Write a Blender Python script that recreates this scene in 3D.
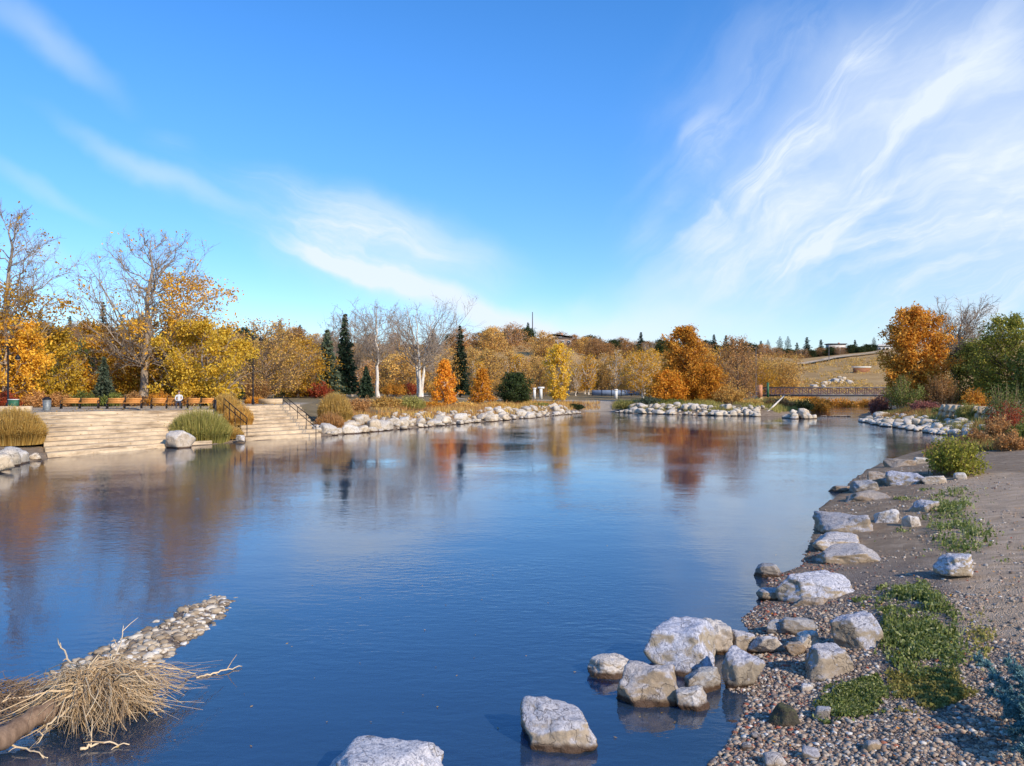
import bpy, math, random
import numpy as np
from mathutils import Vector, Matrix
PI = math.pi
R = math.radians
for o in list(bpy.data.objects):
    bpy.data.objects.remove(o)
scene = bpy.context.scene
col = scene.collection

# ------------------------------------------------------------------ camera
CAMZ = 4.0
cam_d = bpy.data.cameras.new('camera')
cam = bpy.data.objects.new('camera', cam_d)
col.objects.link(cam)
cam.location = (0, 0, CAMZ)
cam.rotation_euler = (R(90.14), 0, 0)
cam_d.sensor_width = 36
cam_d.lens = 28.125
cam_d.clip_start = 0.1
cam_d.clip_end = 5000
scene.camera = cam

# ------------------------------------------------------------------ light
SUN_EL, SUN_AZ = 31.0, 44.0           # behind the photographer, to the right
sv = Vector((math.sin(R(SUN_AZ))*math.cos(R(SUN_EL)), -math.cos(R(SUN_AZ))*math.cos(R(SUN_EL)), math.sin(R(SUN_EL))))
sd_ = bpy.data.lights.new('sun', 'SUN')
sun = bpy.data.objects.new('sun', sd_)
col.objects.link(sun)
sd_.energy = 3.2
sd_.angle = R(0.6)
sd_.color = (1.0, 0.87, 0.70)
sun.rotation_euler = sv.to_track_quat('Z', 'Y').to_euler()
scene.view_settings.view_transform = 'Standard'
scene.view_settings.look = 'None'
scene.view_settings.exposure = 0.55
scene.view_settings.gamma = 1.0
scene.render.engine = 'CYCLES'
scene.cycles.max_bounces = 6
scene.cycles.diffuse_bounces = 2
scene.cycles.glossy_bounces = 3
scene.cycles.transmission_bounces = 3
scene.cycles.transparent_max_bounces = 8

# ------------------------------------------------------------------ world
world = bpy.data.worlds.new('World')
scene.world = world
world.use_nodes = True
wn, wl = world.node_tree.nodes, world.node_tree.links
wn.clear()
def N(t, nodes=wn, **kw):
    n = nodes.new(t)
    for k, v in kw.items():
        setattr(n, k, v)
    return n
def mth(op, a, b=None, c=None, nodes=wn, links=wl, clamp=False):
    n = nodes.new('ShaderNodeMath'); n.operation = op; n.use_clamp = clamp
    for i, v in enumerate((a, b, c)):
        if v is None: continue
        if hasattr(v, 'links') or hasattr(v, 'is_linked'): links.new(v, n.inputs[i])
        else: n.inputs[i].default_value = v
    return n.outputs[0]
sky = N('ShaderNodeTexSky', sky_type='NISHITA', sun_disc=False)
sky.sun_elevation = R(SUN_EL)
sky.sun_rotation = math.atan2(sv.x, sv.y)
sky.air_density = 1.0; sky.dust_density = 0.3; sky.ozone_density = 2.0; sky.altitude = 800
tc = N('ShaderNodeTexCoord')
nrm = N('ShaderNodeVectorMath', operation='NORMALIZE'); wl.new(tc.outputs['Generated'], nrm.inputs[0])
sep = N('ShaderNodeSeparateXYZ'); wl.new(nrm.outputs[0], sep.inputs[0])
az = mth('ARCTAN2', sep.outputs[0], sep.outputs[1])
el = mth('ARCSINE', sep.outputs[2])
comb = N('ShaderNodeCombineXYZ'); wl.new(az, comb.inputs[0]); wl.new(el, comb.inputs[1])
# gentle warp of the direction so that the cirrus edges wander
wz = N('ShaderNodeTexNoise'); wz.inputs['Scale'].default_value = 7; wz.inputs['Detail'].default_value = 4
wl.new(comb.outputs[0], wz.inputs['Vector'])
wsub = N('ShaderNodeVectorMath', operation='SUBTRACT'); wl.new(wz.outputs['Color'], wsub.inputs[0]); wsub.inputs[1].default_value = (.5, .5, .5)
wsc = N('ShaderNodeVectorMath', operation='SCALE'); wl.new(wsub.outputs[0], wsc.inputs[0]); wsc.inputs['Scale'].default_value = 0.085
wad = N('ShaderNodeVectorMath', operation='ADD'); wl.new(comb.outputs[0], wad.inputs[0]); wl.new(wsc.outputs[0], wad.inputs[1])
WP = wad.outputs[0]
def sk(px, py):
    a = math.atan((px-512)/800); return a, math.atan((385-py)/800*math.cos(a))
def wisp(rot, sx, sy, scale, lo, hi, seed):
    m = N('ShaderNodeMapping', vector_type='TEXTURE'); m.inputs['Rotation'].default_value = (0, 0, R(rot)); m.inputs['Scale'].default_value = (sx, sy, 1); m.inputs['Location'].default_value = (seed, seed*.7, 0)
    wl.new(WP, m.inputs['Vector'])
    t = N('ShaderNodeTexNoise'); t.inputs['Scale'].default_value = scale; t.inputs['Detail'].default_value = 9; t.inputs['Roughness'].default_value = .58; t.inputs['Distortion'].default_value = .5
    wl.new(m.outputs[0], t.inputs['Vector'])
    r = N('ShaderNodeMapRange', interpolation_type='SMOOTHSTEP'); r.inputs[1].default_value = lo; r.inputs[2].default_value = hi
    wl.new(t.outputs[0], r.inputs[0])
    m2 = N('ShaderNodeMapping', vector_type='TEXTURE'); m2.inputs['Rotation'].default_value = (0, 0, R(rot+4)); m2.inputs['Scale'].default_value = (sx*2.2, sy*.8, 1); m2.inputs['Location'].default_value = (seed*2, seed, 0)
    wl.new(WP, m2.inputs['Vector'])
    t2 = N('ShaderNodeTexNoise'); t2.inputs['Scale'].default_value = scale*2.6; t2.inputs['Detail'].default_value = 10; t2.inputs['Roughness'].default_value = .62; t2.inputs['Distortion'].default_value = .7
    wl.new(m2.outputs[0], t2.inputs['Vector'])
    r2 = N('ShaderNodeMapRange', interpolation_type='SMOOTHSTEP'); r2.inputs[1].default_value = .40; r2.inputs[2].default_value = .64; wl.new(t2.outputs[0], r2.inputs[0])
    return mth('MULTIPLY', r.outputs[0], mth('MULTIPLY_ADD', r2.outputs[0], .62, .42))
def blob(px0, py0, px1, py1, wpx, amp, tex=None, src=None):
    a0, a1 = sk(px0, py0), sk(px1, py1)
    cx, cy = (a0[0]+a1[0])/2, (a0[1]+a1[1])/2
    L = math.hypot(a1[0]-a0[0], a1[1]-a0[1])/2*1.25; ang = math.atan2(a1[1]-a0[1], a1[0]-a0[0])
    m = N('ShaderNodeMapping', vector_type='TEXTURE'); m.inputs['Location'].default_value = (cx, cy, 0); m.inputs['Rotation'].default_value = (0, 0, ang); m.inputs['Scale'].default_value = (L, wpx/800, 1)
    wl.new(src or WP, m.inputs['Vector'])
    ln = N('ShaderNodeVectorMath', operation='LENGTH'); wl.new(m.outputs[0], ln.inputs[0])
    r = N('ShaderNodeMapRange', interpolation_type='SMOOTHSTEP'); r.inputs[1].default_value = 1.0; r.inputs[2].default_value = 0.0; r.inputs[3].default_value = 0; r.inputs[4].default_value = amp
    wl.new(ln.outputs['Value'], r.inputs[0]); o = r.outputs[0]
    return mth('MULTIPLY', o, tex) if tex is not None else o
wA = wisp(38, 3.2, 1, 5.5, .36, .68, 1.3)
wB = wisp(12, 5, 1, 7, .34, .66, 4.1)
wC = wisp(-22, 5, 1, 6, .30, .66, 7.7)
parts = [
    blob(700, 240, 1250, 10, 200, .30), blob(640, 260, 1250, 0, 240, .85, wA), blob(740, 290, 1300, 100, 190, .9, wB),
    blob(620, 265, 900, 130, 95, .55, wA), blob(800, 262, 1150, 195, 26, .75, wB), blob(880, 190, 1250, 110, 130, .42), blob(620, 250, 700, 160, 22, .5, wA),
    blob(650, 300, 900, 235, 60, .4, wA), blob(680, 170, 725, 95, 30, .40, wA), blob(780, 95, 880, 30, 45, .30, wA), blob(835, 85, 895, 52, 26, .5, wB),
    blob(615, 262, 660, 225, 34, .42, wA), blob(560, 330, 800, 300, 60, .35), blob(850, 330, 1150, 260, 30, .4, wB),
    blob(170, 190, 520, 290, 66, 1.1, wC), blob(300, 215, 530, 285, 56, .30), blob(40, 108, 260, 225, 17, .36), blob(285, 245, 440, 300, 13, .42), blob(270, 240, 430, 300, 12, .45), blob(350, 272, 580, 342, 20, .85),
    blob(-60, -40, 130, 95, 24, .30), blob(-60, 150, 120, 215, 13, .2), blob(0, 235, 80, 255, 16, .3), blob(140, 125, 210, 155, 20, .22, wC),
    blob(420, 330, 700, 325, 34, .45), blob(250, 330, 1000, 345, 40, .25),
    blob(-1200, 250, -300, 60, 160, .6, wA),
]
s = parts[0]
for p in parts[1:]:
    s = mth('ADD', s, p)
cl = mth('MINIMUM', s, 0.93)
hs = N('ShaderNodeHueSaturation'); hs.inputs['Saturation'].default_value = 1.30; hs.inputs['Value'].default_value = 1.0
wl.new(sky.outputs[0], hs.inputs['Color'])
tint = N('ShaderNodeMix', data_type='RGBA', blend_type='MULTIPLY'); tint.inputs[0].default_value = 1
wl.new(hs.outputs[0], tint.inputs[6]); hr = N('ShaderNodeMapRange', interpolation_type='SMOOTHSTEP'); hr.inputs[1].default_value = 0; hr.inputs[2].default_value = .42; wl.new(el, hr.inputs[0])
hm_ = N('ShaderNodeMix', data_type='RGBA'); wl.new(hr.outputs[0], hm_.inputs[0]); hm_.inputs[6].default_value = (.64, .71, .85, 1); hm_.inputs[7].default_value = (.90, 1.02, 1.20, 1); wl.new(hm_.outputs[2], tint.inputs[7])
mx = N('ShaderNodeMix', data_type='RGBA'); wl.new(cl, mx.inputs[0]); wl.new(tint.outputs[2], mx.inputs[6]); mx.inputs[7].default_value = (4.2, 4.65, 5.2, 1)
bg = N('ShaderNodeBackground'); bg.inputs[1].default_value = 0.14
wl.new(mx.outputs[2], bg.inputs[0])
wo = N('ShaderNodeOutputWorld'); wl.new(bg.outputs[0], wo.inputs[0])

# ------------------------------------------------------------------ helpers
def tag(o, label=None, cat=None, group=None, kind=None):
    if label: o['label'] = label
    if cat: o['category'] = cat
    if group: o['group'] = group
    if kind: o['kind'] = kind
    return o
class MB:
    def __init__(s): s.v = []; s.f = {3: [], 4: []}; s.n = 0
    def add(s, v, f):
        v = np.asarray(v, float).reshape(-1, 3); s.v.append(v)
        if isinstance(f, (list, tuple)) and len(f) and not np.isscalar(f[0]) and len(set(len(q) for q in f)) > 1:
            for k in (3, 4):
                g = [q for q in f if len(q) == k]
                if g: s.f[k].append(np.asarray(g, int)+s.n)
        else:
            f = np.asarray(f, int)
            s.f[f.shape[1]].append(f+s.n)
        s.n += len(v)
    def box(s, c, d, rz=0, rx=0):
        x, y, z = [q/2 for q in d]
        v = np.array([(-x,-y,-z),(x,-y,-z),(x,y,-z),(-x,y,-z),(-x,-y,z),(x,-y,z),(x,y,z),(-x,y,z)])
        m = np.array(Matrix.Rotation(rz, 3, 'Z') @ Matrix.Rotation(rx, 3, 'X'))
        s.add(v@m.T+np.array(c), [(0,3,2,1),(4,5,6,7),(0,1,5,4),(1,2,6,5),(2,3,7,6),(3,0,4,7)])
    def tube(s, p, r, k=6, cap=True):
        p = np.asarray(p, float); n = len(p); r = np.broadcast_to(np.asarray(r, float), (n,))
        t = np.gradient(p, axis=0); t /= np.linalg.norm(t, axis=1)[:, None]+1e-9
        ref = np.array([0, 0, 1.]) if abs(t[:, 2].mean()) < .8 else np.array([1., 0, 0])
        a = np.cross(t, ref); a /= np.linalg.norm(a, axis=1)[:, None]+1e-9; b = np.cross(t, a)
        an = np.arange(k)*2*PI/k
        v = p[:, None]+r[:, None, None]*(np.cos(an)[None, :, None]*a[:, None]+np.sin(an)[None, :, None]*b[:, None])
        i = np.arange(n-1)[:, None]*k; j = np.arange(k)[None]; j2 = (j+1) % k
        f = np.stack([i+j, i+j2, i+k+j2, i+k+j], -1).reshape(-1, 4)
        s.add(v, f)
        if cap and k >= 4:
            base = s.n-n*k
            for o in (0, (n-1)*k):
                c = p[0] if o == 0 else p[-1]
                s.v.append(c[None]); s.n += 1
                s.f[3].append(np.array([(base+o+q, base+o+(q+1) % k, s.n-1) for q in range(k)]))
    def build(s, name, mat, parent=None, smooth=False, loc=None, link=True):
        me = bpy.data.meshes.new(name)
        v = np.concatenate(s.v).astype(np.float32)
        q = np.concatenate(s.f[4]) if s.f[4] else np.zeros((0, 4), int)
        t = np.concatenate(s.f[3]) if s.f[3] else np.zeros((0, 3), int)
        me.vertices.add(len(v)); me.vertices.foreach_set('co', v.ravel())
        nl = q.size+t.size
        me.loops.add(nl); me.loops.foreach_set('vertex_index', np.concatenate([q.ravel(), t.ravel()]).astype(np.int32))
        np_ = len(q)+len(t); me.polygons.add(np_)
        st = np.concatenate([np.arange(len(q))*4, q.size+np.arange(len(t))*3]).astype(np.int32)
        me.polygons.foreach_set('loop_start', st)
        if smooth: me.polygons.foreach_set('use_smooth', np.ones(np_, bool))
        me.update(calc_edges=True); me.validate()
        me.materials.append(mat)
        o = bpy.data.objects.new(name, me)
        if link: col.objects.link(o)
        if parent is not None: o.parent = parent
        if loc is not None: o.location = loc
        return o
def empty(name, loc=(0, 0, 0), rz=0, link=True):
    o = bpy.data.objects.new(name, None); o.empty_display_size = .3
    if link: col.objects.link(o)
    o.location = loc; o.rotation_euler = (0, 0, rz); return o
def kids(o): return [c for c in bpy.data.objects if c.parent == o]
def dup(root, ch, loc, rz=0, sc=(1, 1, 1)):
    r = root.copy(); col.objects.link(r); r.location = loc; r.rotation_euler = (0, 0, rz); r.scale = sc
    for c0 in ch:
        c = c0.copy(); col.objects.link(c); c.parent = r
    return r
def rock_dup(src, loc, rot, sc):
    r = src.copy(); col.objects.link(r); r.location = loc; r.rotation_euler = rot; r.scale = sc; return r

def _h(ix, iy, iz, seed):
    n = (ix*374761393+iy*668265263+iz*2147483647+seed*1274126177) & 0xffffffff
    n = ((n ^ (n >> 13))*1274126177) & 0xffffffff
    return ((n ^ (n >> 16)) & 0xffff)/65535.
def vn(p, seed=0):
    p = np.asarray(p, float); i = np.floor(p).astype(np.int64); f = p-i; f = f*f*(3-2*f); o = 0
    for dx in (0, 1):
        for dy in (0, 1):
            for dz in (0, 1):
                w = (f[..., 0] if dx else 1-f[..., 0])*(f[..., 1] if dy else 1-f[..., 1])*(f[..., 2] if dz else 1-f[..., 2])
                o = o+w*_h(i[..., 0]+dx, i[..., 1]+dy, i[..., 2]+dz, seed)
    return o*2-1
def fbm(p, oct=4, seed=0):
    a, o, q = 1, 0, np.asarray(p, float)
    for k in range(oct):
        o = o+a*vn(q, seed+k); q = q*2.03+5.1; a *= .5
    return o
def sst(a, b, x):
    t = np.clip((x-a)/(b-a), 0, 1); return t*t*(3-2*t)

# ------------------------------------------------------------------ materials
def newmat(name):
    m = bpy.data.materials.new(name); m.use_nodes = True
    n, l = m.node_tree.nodes, m.node_tree.links
    n.clear(); b = n.new('ShaderNodeBsdfPrincipled'); o = n.new('ShaderNodeOutputMaterial'); l.new(b.outputs[0], o.inputs[0])
    b.inputs['Roughness'].default_value = .8
    b.inputs['Specular IOR Level'].default_value = .25
    return m, n, l, b, o
def ramp(n, stops, interp='LINEAR'):
    r = n.new('ShaderNodeValToRGB'); cr = r.color_ramp; cr.interpolation = interp
    while len(cr.elements) < len(stops): cr.elements.new(.5)
    for e, (p, c) in zip(cr.elements, stops):
        e.position = p; e.color = (*c, 1)
    return r
def noise(n, l, vec, scale, det=5, rough=.6, dist=0):
    t = n.new('ShaderNodeTexNoise'); t.inputs['Scale'].default_value = scale; t.inputs['Detail'].default_value = det
    t.inputs['Roughness'].default_value = rough; t.inputs['Distortion'].default_value = dist
    if vec is not None: l.new(vec, t.inputs['Vector'])
    return t.outputs[0]
def mixc(n, l, fac, a, b, mode='MIX'):
    m = n.new('ShaderNodeMix'); m.data_type = 'RGBA'; m.blend_type = mode
    for i, v in ((0, fac), (6, a), (7, b)):
        if hasattr(v, 'is_linked'): l.new(v, m.inputs[i])
        elif i == 0: m.inputs[0].default_value = v
        else: m.inputs[i].default_value = (*v, 1)
    return m.outputs[2]
def bump(n, l, b, h, strength, dist):
    bp = n.new('ShaderNodeBump'); bp.inputs['Strength'].default_value = strength; bp.inputs['Distance'].default_value = dist
    l.new(h, bp.inputs['Height']); l.new(bp.outputs[0], b.inputs['Normal']); return bp
def smooth01(n, l, v, lo, hi):
    r = n.new('ShaderNodeMapRange'); r.interpolation_type = 'SMOOTHSTEP'; r.inputs[1].default_value = lo; r.inputs[2].default_value = hi
    l.new(v, r.inputs[0]); return r.outputs[0]
def plain(name, c, rough=.7, var=.25, scale=3, metal=0, bmp=.2):
    m, n, l, b, o = newmat(name)
    t = n.new('ShaderNodeTexCoord').outputs['Object']
    nz = noise(n, l, t, scale, 6, .65)
    c = np.array(c)
    r = ramp(n, [(.3, tuple(c*(1-var))), (.7, tuple(np.minimum(c*(1+var), .95)))]); l.new(nz, r.inputs[0])
    l.new(r.outputs[0], b.inputs['Base Color']); b.inputs['Roughness'].default_value = rough; b.inputs['Metallic'].default_value = metal
    bump(n, l, b, noise(n, l, t, scale*8, 4), bmp, .01)
    return m
def leafmat(name, cols, trans=.35, objvar=.25):
    m, n, l, b, o = newmat(name)
    g = n.new('ShaderNodeNewGeometry')
    k = len(cols)
    r = ramp(n, [(i/(k-1) if k > 1 else 0, c) for i, c in enumerate(cols)]); l.new(g.outputs['Random Per Island'], r.inputs[0])
    oi = n.new('ShaderNodeObjectInfo')
    mr = n.new('ShaderNodeMapRange'); mr.inputs[3].default_value = 1-objvar; mr.inputs[4].default_value = 1+objvar; l.new(oi.outputs['Random'], mr.inputs[0])
    hv = n.new('ShaderNodeHueSaturation'); l.new(r.outputs[0], hv.inputs['Color']); l.new(mr.outputs[0], hv.inputs['Value'])
    l.new(hv.outputs[0], b.inputs['Base Color']); b.inputs['Roughness'].default_value = .6
    tr = n.new('ShaderNodeBsdfTranslucent'); l.new(hv.outputs[0], tr.inputs[0])
    ms = n.new('ShaderNodeMixShader'); ms.inputs[0].default_value = trans
    l.new(b.outputs[0], ms.inputs[1]); l.new(tr.outputs[0], ms.inputs[2]); l.new(ms.outputs[0], o.inputs[0])
    return m
def barkmat(name, c1, c2, scale=6):
    m, n, l, b, o = newmat(name)
    t = n.new('ShaderNodeTexCoord').outputs['Object']
    mp = n.new('ShaderNodeMapping'); mp.inputs['Scale'].default_value = (1, 1, .3); l.new(t, mp.inputs[0])
    nz = noise(n, l, mp.outputs[0], scale, 6, .7)
    r = ramp(n, [(.35, c1), (.65, c2)]); l.new(nz, r.inputs[0]); l.new(r.outputs[0], b.inputs['Base Color']); b.inputs['Roughness'].default_value = .9
    bump(n, l, b, nz, .6, .03)
    return m
M = {}
# boulder stone: tan body, pale lichen and bluish grey weathered crust on the upward faces, damp foot
def rockmat(name, body, body2, crust, crust2, amt=.5, wet=True, sc=1.0):
    m, n, l, b, o = newmat(name)
    g = n.new('ShaderNodeNewGeometry'); pos = g.outputs['Position']
    sp = n.new('ShaderNodeSeparateXYZ'); l.new(g.outputs['Normal'], sp.inputs[0])
    zz = n.new('ShaderNodeSeparateXYZ'); l.new(pos, zz.inputs[0])
    base = ramp(n, [(.3, body2), (.5, body), (.72, tuple(min(q*1.25, .9) for q in body))]); l.new(noise(n, l, pos, 5*sc, 8, .7, .6), base.inputs[0])
    cr = ramp(n, [(.38, crust2), (.5, crust), (.62, tuple(min(q*1.35, .9) for q in crust))]); l.new(noise(n, l, pos, 22*sc, 8, .75, 1.2), cr.inputs[0])
    k = n.new('ShaderNodeMath'); k.operation = 'MULTIPLY_ADD'; l.new(noise(n, l, pos, 3.2*sc, 6, .7, .8), k.inputs[0]); k.inputs[1].default_value = 1.7; k.inputs[2].default_value = -1.0+amt
    k2 = n.new('ShaderNodeMath'); k2.operation = 'ADD'; l.new(k.outputs[0], k2.inputs[0]); l.new(sp.outputs[2], k2.inputs[1])
    f = smooth01(n, l, k2.outputs[0], .45, .85)
    c = mixc(n, l, f, base.outputs[0], cr.outputs[0])
    v = n.new('ShaderNodeTexVoronoi'); v.feature = 'DISTANCE_TO_EDGE'; v.inputs['Scale'].default_value = 1.6*sc
    wv = n.new('ShaderNodeVectorMath'); wv.operation = 'ADD'
    nn = n.new('ShaderNodeTexNoise'); nn.inputs['Scale'].default_value = 2.5*sc; nn.inputs['Detail'].default_value = 5; l.new(pos, nn.inputs['Vector'])
    l.new(nn.outputs['Color'], wv.inputs[0]); l.new(pos, wv.inputs[1]); l.new(wv.outputs[0], v.inputs['Vector'])
    crack = smooth01(n, l, v.outputs[0], 0, .018)
    c = mixc(n, l, mixf(n, l, crack), c, (.10, .085, .07))
    if wet:
        w = n.new('ShaderNodeMath'); w.operation = 'MULTIPLY_ADD'; l.new(noise(n, l, pos, 6, 4), w.inputs[0]); w.inputs[1].default_value = -.10; l.new(zz.outputs[2], w.inputs[2])
        wf = smooth01(n, l, w.outputs[0], .06, .0)
        c = mixc(n, l, wf, c, (.10, .06, .035))
        rr = n.new('ShaderNodeMapRange'); rr.inputs[3].default_value = .85; rr.inputs[4].default_value = .35; l.new(wf, rr.inputs[0]); l.new(rr.outputs[0], b.inputs['Roughness'])
    oi = n.new('ShaderNodeObjectInfo'); ov = n.new('ShaderNodeValToRGB'); l.new(oi.outputs['Random'], ov.inputs[0])
    for e_, (p_, c_) in zip([ov.color_ramp.elements.new(.25), ov.color_ramp.elements.new(.5), ov.color_ramp.elements.new(.75)], [(.25, (.80, .70, .58, 1)), (.5, (.95, .93, .92, 1)), (.75, (.72, .70, .70, 1))]): e_.color = c_
    ov.color_ramp.elements[0].color = (1, .95, .88, 1); ov.color_ramp.elements[-1].color = (.88, .80, .70, 1)
    c = mixc(n, l, .85, c, ov.outputs[0], 'MULTIPLY')
    l.new(c, b.inputs['Base Color'])
    h = n.new('ShaderNodeMath'); h.operation = 'MULTIPLY_ADD'; l.new(crack, h.inputs[0]); h.inputs[1].default_value = .25; l.new(noise(n, l, pos, 16*sc, 9, .72, .4), h.inputs[2])
    bump(n, l, b, h.outputs[0], .8, .035)
    return m
def mixf(n, l, crack):
    q = n.new('ShaderNodeMath'); q.operation = 'MULTIPLY_ADD'; l.new(crack, q.inputs[0]); q.inputs[1].default_value = -.65; q.inputs[2].default_value = .65; return q.outputs[0]
M['rock_tan'] = rockmat('tan boulder stone', (.42, .34, .24), (.24, .19, .13), (.50, .49, .50), (.20, .19, .21), .32)
M['rock_blue'] = rockmat('blue grey crusted stone', (.42, .35, .25), (.26, .21, .15), (.54, .55, .60), (.17, .19, .26), .52)
M['rock_grey'] = rockmat('grey boulder stone', (.33, .29, .24), (.20, .175, .15), (.42, .42, .42), (.20, .20, .22), .25)
M['rock_white'] = rockmat('pale boulder stone', (.52, .45, .36), (.34, .28, .21), (.62, .60, .57), (.34, .32, .31), .5)
M['rock_brown'] = rockmat('brown boulder stone', (.33, .25, .17), (.19, .14, .10), (.40, .35, .30), (.19, .165, .14), .2)
M['rock_moss'] = rockmat('mossy dark stone', (.10, .09, .065), (.06, .055, .04), (.10, .10, .05), (.05, .055, .03), .4)
M['riprap'] = rockmat('white riprap stone', (.56, .48, .36), (.34, .27, .19), (.66, .61, .52), (.42, .36, .29), .4, sc=.7)
M['bark_grey'] = barkmat('grey bark', (.22, .16, .11), (.46, .37, .28))
M['bark_pale'] = barkmat('pale birch bark', (.50, .42, .33), (.86, .80, .70), 3)
M['bark_dark'] = barkmat('dark bark', (.06, .04, .03), (.13, .09, .07))
M['twig'] = barkmat('tan twig bark', (.20, .13, .08), (.34, .23, .14))
M['twig_grey'] = barkmat('grey twig bark', (.26, .20, .15), (.46, .38, .31))
M['leaf_gold'] = leafmat('golden leaves', [(.54, .25, .02), (.78, .40, .03), (.86, .54, .06), (.66, .30, .03)])
M['leaf_orange'] = leafmat('orange leaves', [(.58, .20, .02), (.80, .33, .03), (.88, .46, .05), (.68, .26, .02)])
M['leaf_rust'] = leafmat('rust orange leaves', [(.46, .17, .02), (.70, .30, .03), (.80, .42, .06), (.50, .24, .04)])
M['leaf_yellow'] = leafmat('yellow leaves', [(.56, .32, .02), (.78, .48, .035), (.86, .60, .08), (.48, .30, .03)])
M['leaf_yellowgreen'] = leafmat('yellow green leaves', [(.22, .24, .04), (.42, .40, .05), (.62, .54, .08), (.15, .18, .03)])
M['leaf_green'] = leafmat('green leaves', [(.10, .14, .03), (.19, .23, .05), (.34, .35, .08), (.13, .13, .03)])
M['leaf_dark'] = leafmat('dark green leaves', [(.025, .04, .014), (.05, .075, .02), (.08, .10, .025)])
M['leaf_tan'] = leafmat('tan brown leaves', [(.54, .28, .06), (.78, .44, .10), (.86, .56, .15), (.42, .22, .06)])
M['leaf_brown'] = leafmat('russet brown leaves', [(.38, .18, .055), (.56, .28, .09), (.64, .36, .13), (.30, .14, .05)])
M['leaf_red'] = leafmat('red leaves', [(.30, .03, .015), (.48, .07, .02), (.40, .12, .04), (.20, .03, .02)])
M['leaf_pink'] = leafmat('dusty red leaves', [(.34, .12, .09), (.46, .20, .15), (.26, .09, .07)])
M['needle'] = leafmat('spruce needles', [(.018, .032, .016), (.035, .058, .026), (.055, .085, .040)], .1)
M['needle_grey'] = leafmat('grey green spruce needles', [(.04, .06, .035), (.08, .105, .06), (.12, .14, .08)], .1)
M['needle_blue'] = leafmat('blue spruce needles', [(.08, .18, .18), (.17, .34, .32), (.30, .50, .46), (.05, .11, .12)], .1)
M['straw'] = leafmat('dry straw', [(.58, .34, .08), (.76, .47, .11), (.84, .58, .18), (.46, .26, .07)])
M['straw_green'] = leafmat('green straw', [(.26, .24, .06), (.40, .36, .09), (.50, .40, .12), (.16, .17, .04)])
M['grass'] = leafmat('low green clover', [(.07, .10, .02), (.15, .19, .04), (.25, .28, .07), (.46, .46, .22)], .3)
M['root'] = leafmat('bleached roots', [(.50, .32, .15), (.72, .50, .27), (.80, .62, .38), (.30, .18, .09)], 0)
M['concrete'] = plain('pale concrete', (.60, .45, .28), .85, .30, 1.0)
def _stain():
    m = M['concrete']; n, l = m.node_tree.nodes, m.node_tree.links; b = [q for q in n if q.type == 'BSDF_PRINCIPLED'][0]; src = b.inputs['Base Color'].links[0].from_socket
    pos = n.new('ShaderNodeNewGeometry').outputs['Position']; mp = n.new('ShaderNodeMapping'); mp.inputs['Scale'].default_value = (.35, .35, 3); l.new(pos, mp.inputs[0])
    f = smooth01(n, l, noise(n, l, mp.outputs[0], 1.1, 9, .72, .4), .46, .68); c = mixc(n, l, f, src, (.27, .18, .10))
    f2 = smooth01(n, l, noise(n, l, pos, 5, 6, .7), .60, .68); c = mixc(n, l, f2, c, (.36, .20, .07)); l.new(c, b.inputs['Base Color'])
_stain()
M['metal_dark'] = plain('dark metal', (.03, .028, .03), .45, .3, 8, .6)
M['wood_orange'] = plain('orange bench wood', (.62, .27, .07), .5, .2, 6)
M['green_box'] = plain('green painted metal', (.04, .13, .07), .5, .2, 4)
M['bin'] = plain('grey bin metal', (.22, .23, .22), .5, .3, 8, .3)
M['white_paint'] = plain('white paint', (.78, .76, .70), .6, .06, 3)
M['roof_dark'] = plain('dark roof', (.075, .06, .055), .8, .3, 2)
M['wall_brown'] = plain('brown wall', (.24, .17, .12), .8, .2, 1)
M['wall_white'] = plain('white wall', (.66, .62, .56), .8, .1, 1)
M['glass'] = plain('dark window glass', (.05, .07, .10), .1, .2, 1)
M['brick'] = plain('orange brick', (.55, .25, .13), .8, .25, 5)
M['sandstone'] = plain('sandstone blocks', (.56, .42, .27), .9, .25, 1.5, bmp=.6)
M['rust'] = plain('rust red painted steel', (.13, .075, .075), .6, .4, 5)
M['steel'] = plain('grey steel', (.15, .14, .14), .5, .3, 5, .4)
M['fence_blue'] = plain('blue grey fence paint', (.22, .28, .38), .6, .2, 2)
M['red_wood'] = plain('reddish brown timber', (.28, .12, .06), .8, .3, 4)

# ------------------------------------------------------------------ terrain
def W(px, py, z=0.0):
    Y = (CAMZ-z)*800/(py-385); return ((px-512)/800*Y, Y)
SHORE = [W(*q) for q in [(705, 768), (728, 742), (742, 715), (748, 695), (728, 690), (742, 668), (752, 640), (742, 618), (762, 600),
    (768, 578), (800, 566), (806, 548), (812, 528), (818, 508), (838, 494), (850, 480), (868, 468), (888, 460),
    (905, 454), (930, 448), (962, 443), (964, 438), (935, 434), (905, 429), (875, 425), (858, 421), (856, 416), (872, 410), (895, 405)]]
SHORE += [(110, 190), (150, 215), (140, 235), (75, 190)]
SHORE += [W(*q) for q in [(818, 408), (812, 413), (790, 416.5), (762, 416.5), (700, 415.5), (620, 413), (608, 411.5), (592, 411.5), (580, 413.5), (530, 418),
    (440, 426), (350, 434), (325, 436.5), (245, 441.5), (215, 444.5), (160, 448.5), (100, 453.5), (50, 459), (25, 464), (0, 471), (-70, 490), (-160, 520)]]
SHORE += [(-30, 12), (-32, -6), (-20, -14), (-8, -8), (-2, 0), (0.6, 4.5)]
SP = np.array(SHORE)
SPN = np.roll(SP, -1, axis=0)
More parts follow.
